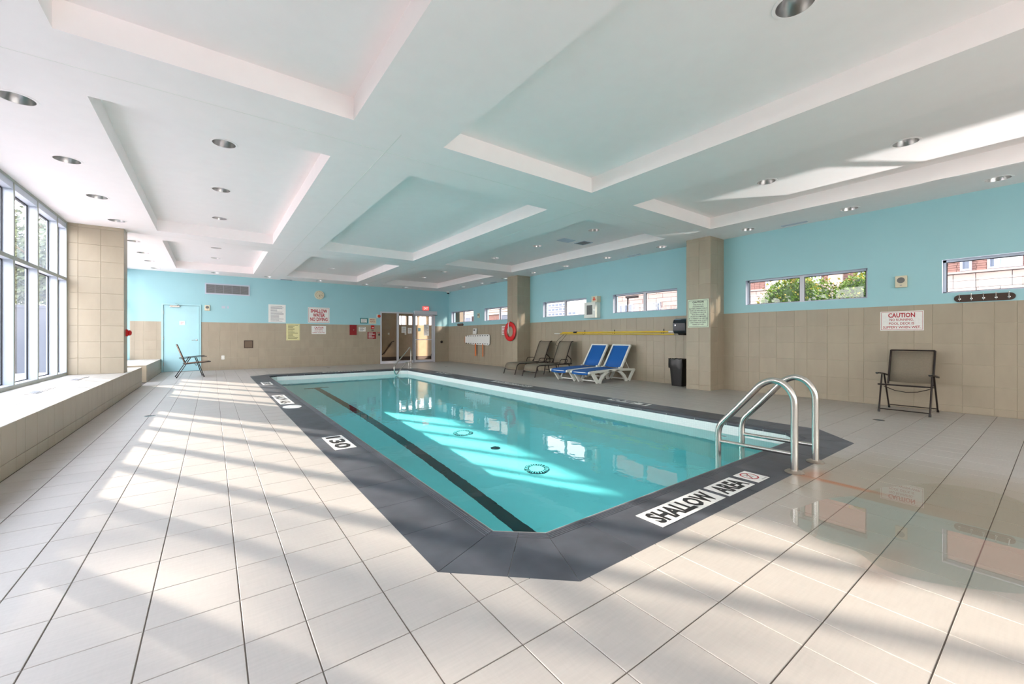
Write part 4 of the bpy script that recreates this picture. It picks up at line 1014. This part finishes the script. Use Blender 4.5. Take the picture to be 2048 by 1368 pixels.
g2 = link('window_%d' % k, None, None, kind='structure', loc=(0, 0, 0)); k += 1
def fbox(x0, x1, z0, z1, nm='frame_bar', dep=.06, par=None, m='alu', y=YF + .02): return MB().box((x0, y - dep, z0), (x1, y + dep, z1)).build(nm, m, par or g2)
fbox(5.50, 5.545, 0, GZ); fbox(6.20, 6.262, 0, GZ); fbox(5.545, 6.20, 2.075, GZ); fbox(6.262, 6.905, 2.075, GZ); fbox(5.545, 6.20, 0, .105); fbox(6.262, 6.905, 0, .105)
fbox(6.905, 6.945, 0, GZ, 'dark_jamb', m='grey_print')
for a, b in ((5.545, 6.20), (6.262, 6.905)): MB().quad((a, YF + .02, .105), (b, YF + .02, .105), (b, YF + .02, 2.075), (a, YF + .02, 2.075)).build('pane', 'glass_far', g2, fix=False)
d2 = link('door_2', None, None, kind='structure', loc=(0, 0, 0))
fbox(6.945, 7.02, 0.01, 2.07, 'stile', .03, d2); fbox(7.775, 7.85, 0.01, 2.07, 'stile', .03, d2); fbox(7.02, 7.775, 0.01, .11, 'bottom_rail', .03, d2); fbox(7.02, 7.775, 2.0, 2.07, 'top_rail', .03, d2)
fbox(7.86, GX1, 0, GZ, 'jamb', .07, d2)
MB().quad((7.02, YF + .02, .11), (7.775, YF + .02, .11), (7.775, YF + .02, 2.0), (7.02, YF + .02, 2.0)).build('pane', 'glass_far', d2, fix=False)
MB().tube([(7.0, YF - .02, .985), (7.0, YF - .07, .985), (7.79, YF - .07, .985), (7.79, YF - .02, .985)], .014, 8).build('push_bar', 'alu', d2, smooth=True)
MB().tube([(6.985, YF - .03, .80), (6.985, YF - .07, .82), (6.985, YF - .07, 1.10), (6.985, YF - .03, 1.12)], .010, 8).build('pull_handle', 'chrome', d2, smooth=True)
op = thing('door_operator', (7.43, YF, 2.135), 'grey metal automatic door operator box above the glass door', 'door operator')
MB().box((-.50, -.14, -.075), (.53, 0, .08)).build('cover', 'alu', op, bevel=.008)
MB().box((.34, -.20, -.09), (.52, -.06, -.076)).build('arm', 'gasket', op)
ex = thing('exit_sign', (7.475, YF, 2.335), 'red lit EXIT sign above the glass door', 'sign')
MB().box((-.14, -.05, -.082), (.14, 0, .082)).build('housing', 'exit_glow', ex, bevel=.006)
wall_text(ex, 'EXIT', 0, 0, .21, .10, 'exit_letter', y=-.052, bold=.02)
def glass_note(x, z, wd, ht, lb, m='plate', ln=None, par='R'):
    return wall_sign('paper_notice', 'X', 0, 0, wd, ht, lb, m, lines=ln, xpos=(x, YF + .012, z), yaw=0, thick=.002)
glass_note(6.50, 1.40, .20, .27, 'white paper notice on the middle glass pane, left one', ln=(6, -.07, .07, -.1, .1))
glass_note(6.76, 1.36, .17, .24, 'white paper notice on the middle glass pane, right one', ln=(5, -.06, .06, -.08, .08))
glass_note(7.19, 1.41, .12, .145, 'small pale blue sticker on the glass door', 'door_paint')
glass_note(7.52, 1.52, .24, .24, 'upper white paper notice on the glass door', ln=(6, -.09, .09, -.09, .09))
glass_note(7.52, 1.27, .24, .24, 'lower white paper notice on the glass door', ln=(6, -.09, .09, -.09, .09))

# vestibule behind the glass
vs_ = MB().box((5.0, 18.8, 0), (7.18, 18.95, 3.5)).box((7.18, 18.8, 0), (9.6, 18.95, 1.68)).box((7.18, 18.8, 2.11), (9.6, 18.95, 3.5)).box((7.54, 18.8, 1.68), (7.64, 18.95, 2.11)).box((7.86, 18.8, 1.68), (7.97, 18.95, 2.11)).box((8.13, 18.8, 1.68), (8.2, 18.95, 2.11)).box((8.60, 18.8, 1.68), (8.70, 18.95, 2.11)).box((8.9, 18.8, 1.68), (9.6, 18.95, 2.11))
vs_.box((5.0, 16.75, 0), (5.35, 18.8, 3.5)).box((9.3, 16.75, 0), (9.6, 18.8, 3.5)).build('wall_vestibule', 'vest_wall', kind='structure', fix=False)
MB().box((5.35, 16.62, -.001), (9.3, 18.8, .004)).build('floor_vestibule', 'vest_floor', kind='structure')
MB().box((5.35, 16.75, 2.62), (9.3, 18.8, 2.75)).build('ceiling_vestibule', 'ceiling', kind='structure')
MB().box((5.35, 18.785, .004), (9.3, 18.8, .16)).build('baseboard_vestibule', 'wood', kind='structure')
MB().box((9.285, 16.75, .004), (9.3, 18.785, .16)).build('baseboard_vestibule_side', 'wood', kind='structure')
wn = link('window_%d' % k, None, None, kind='structure', loc=(0, 0, 0)); k += 1
for a, b in ((7.18, 7.54), (7.64, 7.86), (7.97, 8.13), (8.2, 8.6), (8.7, 8.9)): MB().quad((a, 18.88, 1.68), (b, 18.88, 1.68), (b, 18.88, 2.11), (a, 18.88, 2.11)).build('pane', 'glass_tint', wn, fix=False)
for x in (7.31, 8.38): MB().box((x - .012, 18.87, 1.68), (x + .012, 18.9, 2.11)).build('mullion', 'white_frame', wn)
st = thing('stair_rail', (6.3, 18.70, .26), 'dark wooden stair rail climbing the vestibule wall behind the glass', 'handrail')
MB().tube([(.0, 0, .02), (.09, 0, .06), (.48, 0, .61), (.58, 0, .64)], .021, 8).build('rail', 'wood', st, smooth=True)
MB().tube([(.10, .02, .01), (.50, .02, .55)], .008, 8).build('lower_bar', 'dark_metal', st, smooth=True)
for a, b in ((.14, .12), (.42, .51)): MB().tube([(a, 0, b), (a, .10, b - .04)], .009, 6).build('bracket', 'dark_metal', st, smooth=True)
for x, lb in ((6.66, 'square white switch plate behind the left glass pane'), (7.48, 'square white switch plate behind the middle glass pane')):
    o = thing('switch_plate', (x, 18.8, 1.245), lb, 'switch'); MB().box((-.04, -.008, -.045), (.04, 0, .045)).build('plate', 'plate', o, bevel=.003); MB().box((-.01, -.013, -.02), (.01, -.008, .02)).build('toggle', 'cream', o)
vl = thing('vestibule_fill', (6.9, 17.7, 2.62), 'added glowing ceiling panel, out of view, brightening the vestibule', 'lamp')  # unseen light panel, put in only to brighten the space behind the glass
MB().box((-.3, -.15, -.05), (.3, .15, 0)).build('housing', 'alu', vl); MB().box((-.28, -.13, -.056), (.28, .13, -.051)).build('diffuser', 'fill_glow', vl)

# grille, clock, notices, fire equipment on the far wall
o = thing('air_grille', (.42, YF, 2.665), 'wide grey air grille in a white frame high on the far wall', 'grille')
fr = MB()
for a, b, c, d_ in ((-.61, -.18, .61, -.14), (-.61, .14, .61, .18), (-.61, -.14, -.575, .14), (.575, -.14, .61, .14)): fr.box((a, -.02, b), (c, 0, d_))
fr.build('frame', 'white_frame', o); MB().box((-.58, -.004, -.145), (.58, .0, .145)).build('mesh', 'dark_grille', o)
for q in range(1, 5): MB().box((-.575 + q * .23 - .008, -.014, -.14), (-.575 + q * .23 + .008, -.004, .14)).build('divider', 'grey_print', o)
sl_ = MB()
for q in range(14): sl_.box((-.575, -.010, -.135 + q * .0205), (.575, -.005, -.128 + q * .0205))
sl_.build('louvre', 'grey_print', o, kind='stuff')
o = thing('wall_clock', (3.215, YF, 2.655), 'round cream wall clock above the SHALLOW WATER sign', 'clock')
MB().lathe([(.165, 0), (.165, .03), (.145, .035), (.145, .02), (.0, .02)], (0, 0, 0), 36, axis='y').build('case', 'cream', o, smooth=True)
for q in range(12):
    a = 2 * PI * q / 12; x, z = .12 * math.sin(a), .12 * math.cos(a); MB().box((x - .006, -.024, z - .006), (x + .006, -.0205, z + .006)).build('hour_mark', 'black_print', o)
MB().tube([(0, -.026, 0), (.025, -.026, -.07)], .005, 6).build('hour_hand', 'black_print', o); MB().tube([(-.02, -.028, 0), (.115, -.028, -.003)], .004, 6).build('minute_hand', 'black_print', o)
wall_sign('shallow_water_sign', 'F', 3.205, 1.905, .74, .575, 'large white SHALLOW WATER NO DIVING sign with red letters below the clock', words=[('SHALLOW', 0, .155, .57, .135, 'red_print', .035), ('WATER', 0, 0, .41, .135, 'red_print', .035), ('NO DIVING', 0, -.155, .60, .135, 'red_print', .03)], border=(.022, .007, 'red_print'))
CAF = [(a, b, c, d * 1.0, e_, f, g) for a, b, c, d, e_, f, g in CAU]
wall_sign('caution_sign', 'F', 3.20, 1.352, .495, .30, 'small white CAUTION sign under the SHALLOW WATER sign on the far wall', words=CAU)
wall_sign('pool_rules', 'F', 1.845, 1.92, .53, .63, 'tall white printed notice on the blue far wall left of the clock', lines=(14, -.2, .2, -.27, .25))
wall_sign('yellow_notice', 'F', 2.345, 1.27, .44, .60, 'pale yellow printed board on the beige far wall tiles', 'paleyellow', lines=(13, -.16, .16, -.24, .24), line_m='olive_print', border=(.015, .004, 'olive_print'))
o = thing('access_hatch', (.995, YF - .0065, .842), 'small square brown access hatch in the beige far wall', 'hatch')
MB().box((-.13, -.012, -.13), (.13, 0, .13)).build('frame', 'wood', o, bevel=.003); MB().box((-.105, -.018, -.105), (.105, -.012, .105)).build('panel', 'vest_floor', o)
o = thing('power_outlet', (.285, YF - .0065, .412), 'white power outlet low on the far wall beside the door', 'outlet')
MB().box((-.04, -.008, -.065), (.04, 0, .065)).build('plate', 'plate', o, bevel=.003)
for z in (-.025, .025): MB().box((-.015, -.010, z - .014), (.015, -.008, z + .014)).build('socket', 'cream', o)
o = thing('hose_cabinet', (4.43, YF - .0065, 1.368), 'dark red fire hose cabinet on the far wall', 'cabinet')
MB().box((-.132, -.02, -.20), (.132, 0, .20)).build('frame', 'dark_red', o, bevel=.004); MB().box((-.118, -.026, -.186), (.118, -.02, .186)).build('door', 'dark_red', o); MB().lathe([(.014, .026), (.014, .036)], (.02, 0, 0), 12, axis='y').build('knob', 'chrome', o)
wall_sign('small_notice', 'F', 4.78, 1.398, .27, .175, 'small white notice right of the dark red cabinet', lines=(4, -.1, .1, -.055, .055), line_m='black_print')
wall_sign('framed_notice', 'F', 4.845, 1.735, .29, .215, 'teal framed notice straddling the blue wall edge', lines=(4, -.09, .09, -.06, .04), frame=(.03, 'teal'))
wall_sign('emergency_sign', 'F', 5.19, 1.735, .28, .225, 'cream EMERGENCY TELEPHONE sign near the glass screen', 'cream', words=[('EMERGENCY', 0, .05, .21, .045, 'red_print', .02), ('TELEPHONE', 0, -.03, .21, .045, 'red_print', .02)])
o = thing('fire_pull_station', (5.182, YF - .0065, 1.485), 'small red fire alarm pull station beside the glass screen', 'alarm')
MB().box((-.06, -.05, -.07), (.06, 0, .07)).build('housing', 'red', o, bevel=.006); MB().box((-.04, -.058, -.035), (.04, -.05, -.01)).build('pull_bar', 'plate', o)
wall_sign('pull_label', 'F', 5.186, 1.355, .12, .08, 'tiny label under the red pull station', 'dado', words=[('FIRE', 0, 0, .09, .05, 'black_print', .02)])
wall_sign('fire_instructions', 'F', 5.155, 1.155, .335, .28, 'dark red notice with white print near the glass screen', 'dark_red', lines=(9, -.13, .13, -.11, .11), line_m='plate')
o = thing('valve_fitting', (5.42, YF - .0065, 1.20), 'small dark metal valve and red tag right of the dark red notice', 'valve')
MB().tube([(-.06, -.03, .06), (.06, -.03, .06)], .013, 8).build('pipe', 'red', o, smooth=True); MB().lathe([(.03, 0), (.035, .03), (.02, .05)], (.02, 0, -.02), 14, axis='y').build('valve', 'dark_metal', o, smooth=True); MB().tube([(.02, -.03, -.02), (.02, -.03, .06)], .01, 8).build('stem', 'dark_metal', o, smooth=True)
o = thing('strobe_light', (5.425, YF, 1.935), 'orange red domed strobe light on the blue wall beside the glass screen', 'alarm')
MB().box((-.075, -.02, -.06), (.0, 0, .07)).build('base', 'white_plastic', o, bevel=.004); MB().lathe([(.06, .0), (.062, .03), (.045, .055), (.0, .065)], (.02, 0, 0), 20, axis='y').build('lens', 'flame_red', o, smooth=True)
o = thing('wall_plug', (8.235, YF - .0065, .875), 'dark round wall fitting in the far right corner', 'fitting')
MB().lathe([(.055, 0), (.058, .02), (.035, .03), (.03, .07), (.0, .075)], (0, 0, 0), 18, axis='y').build('cap', 'dark_metal', o, smooth=True); MB().box((-.012, -.09, -.03), (.012, -.07, .03)).build('lug', 'dark_metal', o)
for x, w_, lb in ((.30, .10, 'pale patch plate on the blue far wall under the grille, left'), (.42, .05, 'pale patch plate on the blue far wall under the grille, right')):
    o = thing('blank_plate', (x, YF, 2.075), lb, 'plate'); MB().box((-w_ / 2, -.005, -.04), (w_ / 2, 0, .04)).build('plate', 'white_frame', o, bevel=.002)
o = thing('security_camera', (8.50, YF - .14, HC - .0), 'white dome security camera in the far right ceiling corner', 'camera')
MB().lathe([(.0, 0), (.075, 0), (.075, -.03), (.06, -.05)], seg=24).build('base', 'white_plastic', o, smooth=True); MB().lathe([(.055, -.05), (.052, -.075), (.035, -.095), (.0, -.105)], seg=20).build('dome', 'gasket', o, smooth=True)
o = thing('fire_bell', (-1.335, 10.70, 1.165), 'small red fire horn on the side of the left pillar', 'alarm', PI / 2)
MB().box((-.05, -.03, -.065), (.05, 0, .065)).build('housing', 'red', o, bevel=.005)
MB().lathe([(.045, .03), (.055, .05), (.04, .075), (.0, .085)], (0, 0, 0), 20, axis='y').build('lens', 'red', o, smooth=True)

# ================================================================== ceiling fittings
ORD = ['first', 'second', 'third', 'fourth', 'fifth', 'sixth', 'seventh', 'eighth', 'ninth', 'tenth']
cnt = {}; proto = None
totals = {}
for l in LIGHTS: totals[l[3]] = totals.get(l[3], 0) + 1
for x, y, z, row in LIGHTS:
    i = cnt.get(row, 0); cnt[row] = i + 1
    order = 'from the left' if 'far wall' in row else 'from the camera'
    lb = 'round recessed downlight in the %s' % row if totals[row] == 1 else 'round recessed downlight in the %s, %s %s' % (row, ORD[i], order)
    if proto is None:
        o = thing('downlight', (x, y, z), lb, 'downlight', group='recessed round ceiling downlights'); proto = o
        MB().lathe([(.113, .0), (.113, -.004), (.134, -.003), (.136, .0), (.113, .0)], seg=36, cap=False).build('trim_ring', 'ceiling', o, smooth=False)
        MB().lathe([(.113, -.002), (.108, .03), (.095, .07), (.07, .115), (.045, .135)], seg=36, cap=False).build('reflector', 'reflector', o, smooth=True)
        MB().lathe([(.0, .134), (.045, .134), (.04, .10), (.022, .07), (.0, .062)], seg=20).build('bulb', 'white_plastic', o, smooth=True)
        # shallow can above the plaster
        MB().lathe([(.122, .0), (.122, .145), (.0, .146)], seg=24, cap=False).build('can', 'alu', o)
    else:
        o = copy_tree(proto); o.location = (x, y, z); o['label'] = lb
def diffuser(x, y, wd, ln, z, lb, m='white_frame', slats=3):
    o = thing('ceiling_diffuser', (x, y, z), lb, 'air diffuser')
    fr = MB(); a, b, t = wd / 2, ln / 2, min(.02, wd * .14)
    for q in ((-a, -b, a, -b + t), (-a, b - t, a, b), (-a, -b + t, -a + t, b - t), (a - t, -b + t, a, b - t)): fr.box((q[0], q[1], -.01), (q[2], q[3], 0))
    fr.build('frame', 'white_frame', o); MB().box((-a + t, -b + t, -.003), (a - t, b - t, -.001)).build('core', m, o)
    for q in range(slats):
        xx = -a + t + (wd - 2 * t) * (q + .5) / slats; MB().box((xx - .004, -b + t, -.008), (xx + .004, b - t, -.003)).build('slat', 'white_frame' if m != 'dark_grille' else 'grey_print', o)
diffuser(7.12, 6.80, .30, .33, HK, 'square dark return grille in the middle right coffer', 'dark_grille', 6)
diffuser(6.61, 6.86, .36, .26, HK, 'square white ceiling diffuser beside the dark return grille')
diffuser(8.41, 2.88, .07, .40, HC, 'narrow slot diffuser beside the right wall, above the hedge window', 'grey_print', 1)
diffuser(8.42, 6.33, .07, .36, HC, 'narrow slot diffuser beside the right wall, above the window left of the near pillar', 'grey_print', 1)
diffuser(8.42, 9.03, .07, .36, HC, 'narrow slot diffuser beside the right wall, near the farther pillar', 'grey_print', 1)
diffuser(8.42, 12.6, .07, .36, HC, 'narrow slot diffuser beside the right wall, beyond the farther pillar', 'grey_print', 1)
diffuser(2.11, YF - .15, .37, .20, HC, 'dark slot grille in the ceiling edge above the far wall', 'dark_grille', 3)

# ================================================================== outdoors
MB().box((-60, -40, -.5), (XL - .3, 90, -.32)).build('ground_left', 'concrete', kind='structure')
MB().box((XR + .2, -40, -.3), (120, 120, .25)).build('ground_right', 'asphalt', kind='structure')
def foliage(name, parent, m, c, rad, n, size, seed, label=None, hollow=.75):
    r = random.Random(seed); mb = MB()
    for i in range(n):
        a = r.uniform(0, 2 * PI); zz = r.uniform(-1, 1); q = math.sqrt(1 - zz * zz); rr_ = r.uniform(hollow, 1.0) + .07 * math.sin(5 * a + 3 * zz)
        p = V((c[0] + rad[0] * q * math.cos(a) * rr_, c[1] + rad[1] * q * math.sin(a) * rr_, c[2] + rad[2] * zz * rr_))
        nrm = V((r.gauss(0, 1), r.gauss(0, 1), r.gauss(0, 1) + .6)).normalized(); t = nrm.orthogonal().normalized(); b = nrm.cross(t); s = size * r.uniform(.6, 1.3)
        mb.add([p - t * s * .5, p + b * s * .28, p + t * s * .5, p - b * s * .28], [(0, 1, 2, 3)])
    return mb.build(name, m, parent, fix=False, kind='stuff')
def tree(x, y, h, r, n, seed, lb, size=.28, dens=1):
    o = thing('leafy_tree', (x, y, -.33), lb, 'tree')
    MB().tube([(0, 0, 0), (.06, .02, h * .3), (-.04, .05, h * .6), (0, 0, h * .85)], [.16, .13, .09, .04], 10).build('trunk', 'bark', o, smooth=True)
    bm_ = MB(); rr_ = random.Random(seed)
    for q in range(6):
        a = q * 1.05; z = h * (.4 + .07 * q); bm_ = MB().tube([(0, 0, z), (r * .4 * math.cos(a), r * .4 * math.sin(a), z + r * .3), (r * .75 * math.cos(a), r * .75 * math.sin(a), z + r * .5)], [.06, .04, .02], 6); bm_.build('branch', 'bark', o, smooth=True)
    foliage('foliage', o, 'leaf', (0, 0, h * .68), (r, r, h * .36), n, size, seed, hollow=.15)
tree(-5.9, 27.5, 6.2, 2.0, 9500, 1, 'leafy tree outside seen through the nearest window bay', .17)
tree(-7.6, 31.0, 7.5, 2.4, 4200, 2, 'taller leafy tree outside behind the window mullions', .30)
tree(-4.6, 29.5, 5.4, 1.8, 8500, 3, 'low leafy tree outside beside the left pillar window', .17)
tree(-10.4, 9.2, 8.6, 2.3, 2600, 4, 'tree outside shading the nearest end of the deck', .42)
tree(-10.0, 13.2, 8.8, 2.2, 2200, 5, 'tree outside shading the near windows', .42)
tree(-10.6, 17.6, 8.4, 1.9, 1300, 6, 'sparse tree outside dappling the middle windows', .42)
o = thing('garden_wall', (-7.5, 24.0, -.32), 'blue grey wall outside, low behind the window panes', 'wall')
for q in range(6): MB().box((-5.0 + q * 1.7, 0, 0), (-3.31 + q * 1.7, .25, 2.55)).build('panel', 'ext_wall', o)
MB().box((-5.05, -.04, 2.55), (5.3, .29, 2.66)).build('coping_stone', 'ext_wall', o)

o = thing('light_block_hedge', (-5.0, -.5, -.32), 'added hedge, never in view, blocking low light at the windows nearest the camera', 'hedge')  # added out of view to keep low light off the near ceiling
MB().box((-.5, -7.5, 0), (.5, 6.8, 3.0)).build('hedge_core', 'leaf', o)
hg = MB(); rh = random.Random(21)
for q in range(5200):
    p = V((.5 + rh.uniform(0, .12), rh.uniform(-7.5, 6.8), rh.uniform(0, 3.0))) if q % 3 else V((rh.uniform(-.5, .5), rh.uniform(-7.5, 6.8), 3.0 + rh.uniform(0, .1)))
    n_ = V((rh.gauss(0, 1), rh.gauss(0, 1), rh.gauss(0, 1))).normalized(); t = n_.orthogonal().normalized(); b = n_.cross(t)
    hg.add([p - t * .07, p + b * .04, p + t * .07, p - b * .04], [(0, 1, 2, 3)])
hg.build('hedge_leaves', 'leaf', o, fix=False, kind='stuff')
# hedge seen through the second window
for (x, y, z, rx, ry, rz_), m, sd, lb in (((10.75, 3.58, 1.25, .8, .98, 1.17), 'hedge', 11, 'clipped round green shrub outside, left in the hedge window'), ((10.85, 2.28, 1.22, .8, .92, 1.21), 'hedge', 12, 'clipped round green shrub outside, right in the hedge window')):
    o = thing('round_shrub', (x, y, z), lb, 'shrub')
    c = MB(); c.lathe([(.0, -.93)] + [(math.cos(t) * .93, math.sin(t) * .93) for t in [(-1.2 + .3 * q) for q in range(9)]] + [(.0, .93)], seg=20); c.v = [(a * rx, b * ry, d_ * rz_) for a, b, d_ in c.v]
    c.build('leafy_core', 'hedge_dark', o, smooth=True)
    foliage('foliage', o, m, (0, 0, 0), (rx, ry, rz_), 12000, .062, sd, hollow=.93)
    foliage('autumn_foliage', o, 'hedge2', (0, .05, .1), (rx * 1.0, ry * 1.0, rz_ * 1.0), 900, .062, sd + 5, hollow=.96)

# brick and stone building opposite
def ext_window(par, x, y0, y1, z0, z1, m='ext_glass', t=.06):
    f = MB()
    for a, b, c, d_ in ((y0, z0, y1, z0 + t), (y0, z1 - t, y1, z1), (y0, z0 + t, y0 + t, z1 - t), (y1 - t, z0 + t, y1, z1 - t)): f.box((x - .06, a, b), (x, c, d_))
    w_ = f.build('window_frame', 'white_frame', par); MB().box((x - .03, y0 + t, z0 + t), (x - .01, y1 - t, z1 - t)).build('window_pane', m, w_)
bld = thing('brick_building', (20, 0, .25), 'brick and pale stone building seen through the two nearest high windows', 'building')
MB().box((.02, -4, 0), (6, 10.2, 7)).build('brick_wall', 'brick', bld)
MB().box((-.02, -4, 0), (.05, 10.2, 2.93)).build('stone_backing', 'ext_wall', bld)
r = random.Random(3); z = 1.05
for q in range(8):
    y = -3.9 + (q % 2) * .25; hh = .235
    while y < 10:
        wd = r.choice((.5, .62, .75)); MB().box((-.075 - r.uniform(0, .012), y, z), (-.02, min(y + wd - .015, 10.2), z + hh - .015)).build('stone', 'stone', bld); y += wd
    z += hh
MB().box((-.13, -4, 2.93), (.02, 10.2, 3.0)).build('ledge_course', 'stone', bld)
bc = MB(); z = 3.01
rb = random.Random(4)
while z < 4.1:
    y = -3.95 + rb.uniform(0, .1)
    while y < 9.8: bc.box((-.0 - rb.uniform(0, .01), y, z), (.03, y + .205, z + .062)); y += .217
    z += .073
bc.build('brick', 'brick', bld, fix=False, kind='stuff')
for y0, y1, m in ((1.80, 2.06, 'ext_glass'), (1.27, 1.47, 'ext_glass'), (.76, 1.27, 'ext_pale'), (7.05, 7.95, 'ext_pale'), (6.42, 6.70, 'ext_glass'), (5.88, 6.42, 'ext_pale'), (4.45, 4.72, 'ext_pale'), (-1.2, -.2, 'ext_glass')): ext_window(bld, -.0, y0, y1, 3.02, 4.6, m)
MB().box((-.16, 5.15, 0), (-.05, 5.62, 5)).build('pilaster', 'stone', bld)
b2_ = thing('stone_building', (20, 0, .25), 'pale stone building behind the lamp post, seen left of the nearer pillar', 'building')
MB().box((.0, 10.4, 0), (6, 18.6, 7.5)).build('wall', 'brick', b2_)
for q in range(14):
    for c_ in range(9):
        y = 10.4 + c_ * .91 + (q % 2) * .4; MB().box((-.05, y, .2 + q * .235), (.0, min(y + .89, 18.6), .42 + q * .235)).build('stone', 'stone', b2_)
MB().box((-.12, 10.4, 3.42), (0, 18.6, 3.52)).build('cornice', 'stone', b2_)
for y0, y1, z0, z1, m in ((15.06, 15.7, 2.25, 2.80, 'ext_glass'), (15.75, 16.05, 2.25, 2.80, 'ext_glass'), (13.5, 14.2, 2.25, 2.78, 'ext_pale'), (13.25, 13.45, 2.25, 2.78, 'ext_glass'), (13.55, 14.2, 3.56, 4.6, 'ext_glass'), (12.3, 12.6, 3.56, 4.6, 'ext_pale')): ext_window(b2_, -.06, y0, y1, z0, z1, m)
lp = thing('street_lamp', (14.0, 10.84, .25), 'dark street lamp with a flat head seen through a high window', 'street lamp')
MB().tube([(0, 0, 0), (0, 0, 2.56)], .035, 8).build('pole', 'dark_metal', lp, smooth=True); MB().box((-.12, -.46, 2.46), (.12, .04, 2.55)).build('lamp_head', 'dark_metal', lp, bevel=.015)
tw = thing('apartment_tower', (60, 0, .25), 'white stepped apartment tower far away, seen through a high window', 'building')
for y0, y1, h in ((62.2, 68.5, 8.6), (59.3, 62.2, 6.7), (57.9, 59.3, 5.5), (68.5, 74, 7.6)):
    MB().box((0, y0, 0), (9, y1, h)).build('wing', 'tower', tw)
    f = .6
    while f < h - .6:
        y = y0 + .3
        while y < y1 - .8: MB().box((-.06, y, f), (.0, y + .75, f + .42)).build('window_pane', 'ext_glass', tw); y += 1.15
        MB().box((-.35, y0, f - .22), (0, y1, f - .14)).build('balcony_slab', 'tower', tw); f += 1.0
hs = thing('siding_house', (12.0, 0, .25), 'cream sided house close outside the two farthest high windows', 'house')
HF = [(.03, 15.6), (8, 25.8), (8, 30), (.03, 24)]
MB().prism(HF, 0, 2.05).build('brown_wall', 'brick', hs)
MB().prism(HF, 2.05, 3.6).build('wall', 'siding', hs)
for q in range(9): MB().add([(-.03, 15.6, 2.03 + q * .13), (-.03, 24, 2.03 + q * .13), (.02, 24, 2.16 + q * .13), (.02, 15.6, 2.16 + q * .13), (.03, 15.6, 2.03 + q * .13), (.03, 24, 2.03 + q * .13)], [(0, 1, 2, 3), (0, 4, 5, 1), (0, 3, 4)]).build('board', 'siding', hs, fix=False)
for y0, y1 in ((16.4, 17.3), (20.1, 21.2)): ext_window(hs, -.03, y0, y1, .9, 2.02)
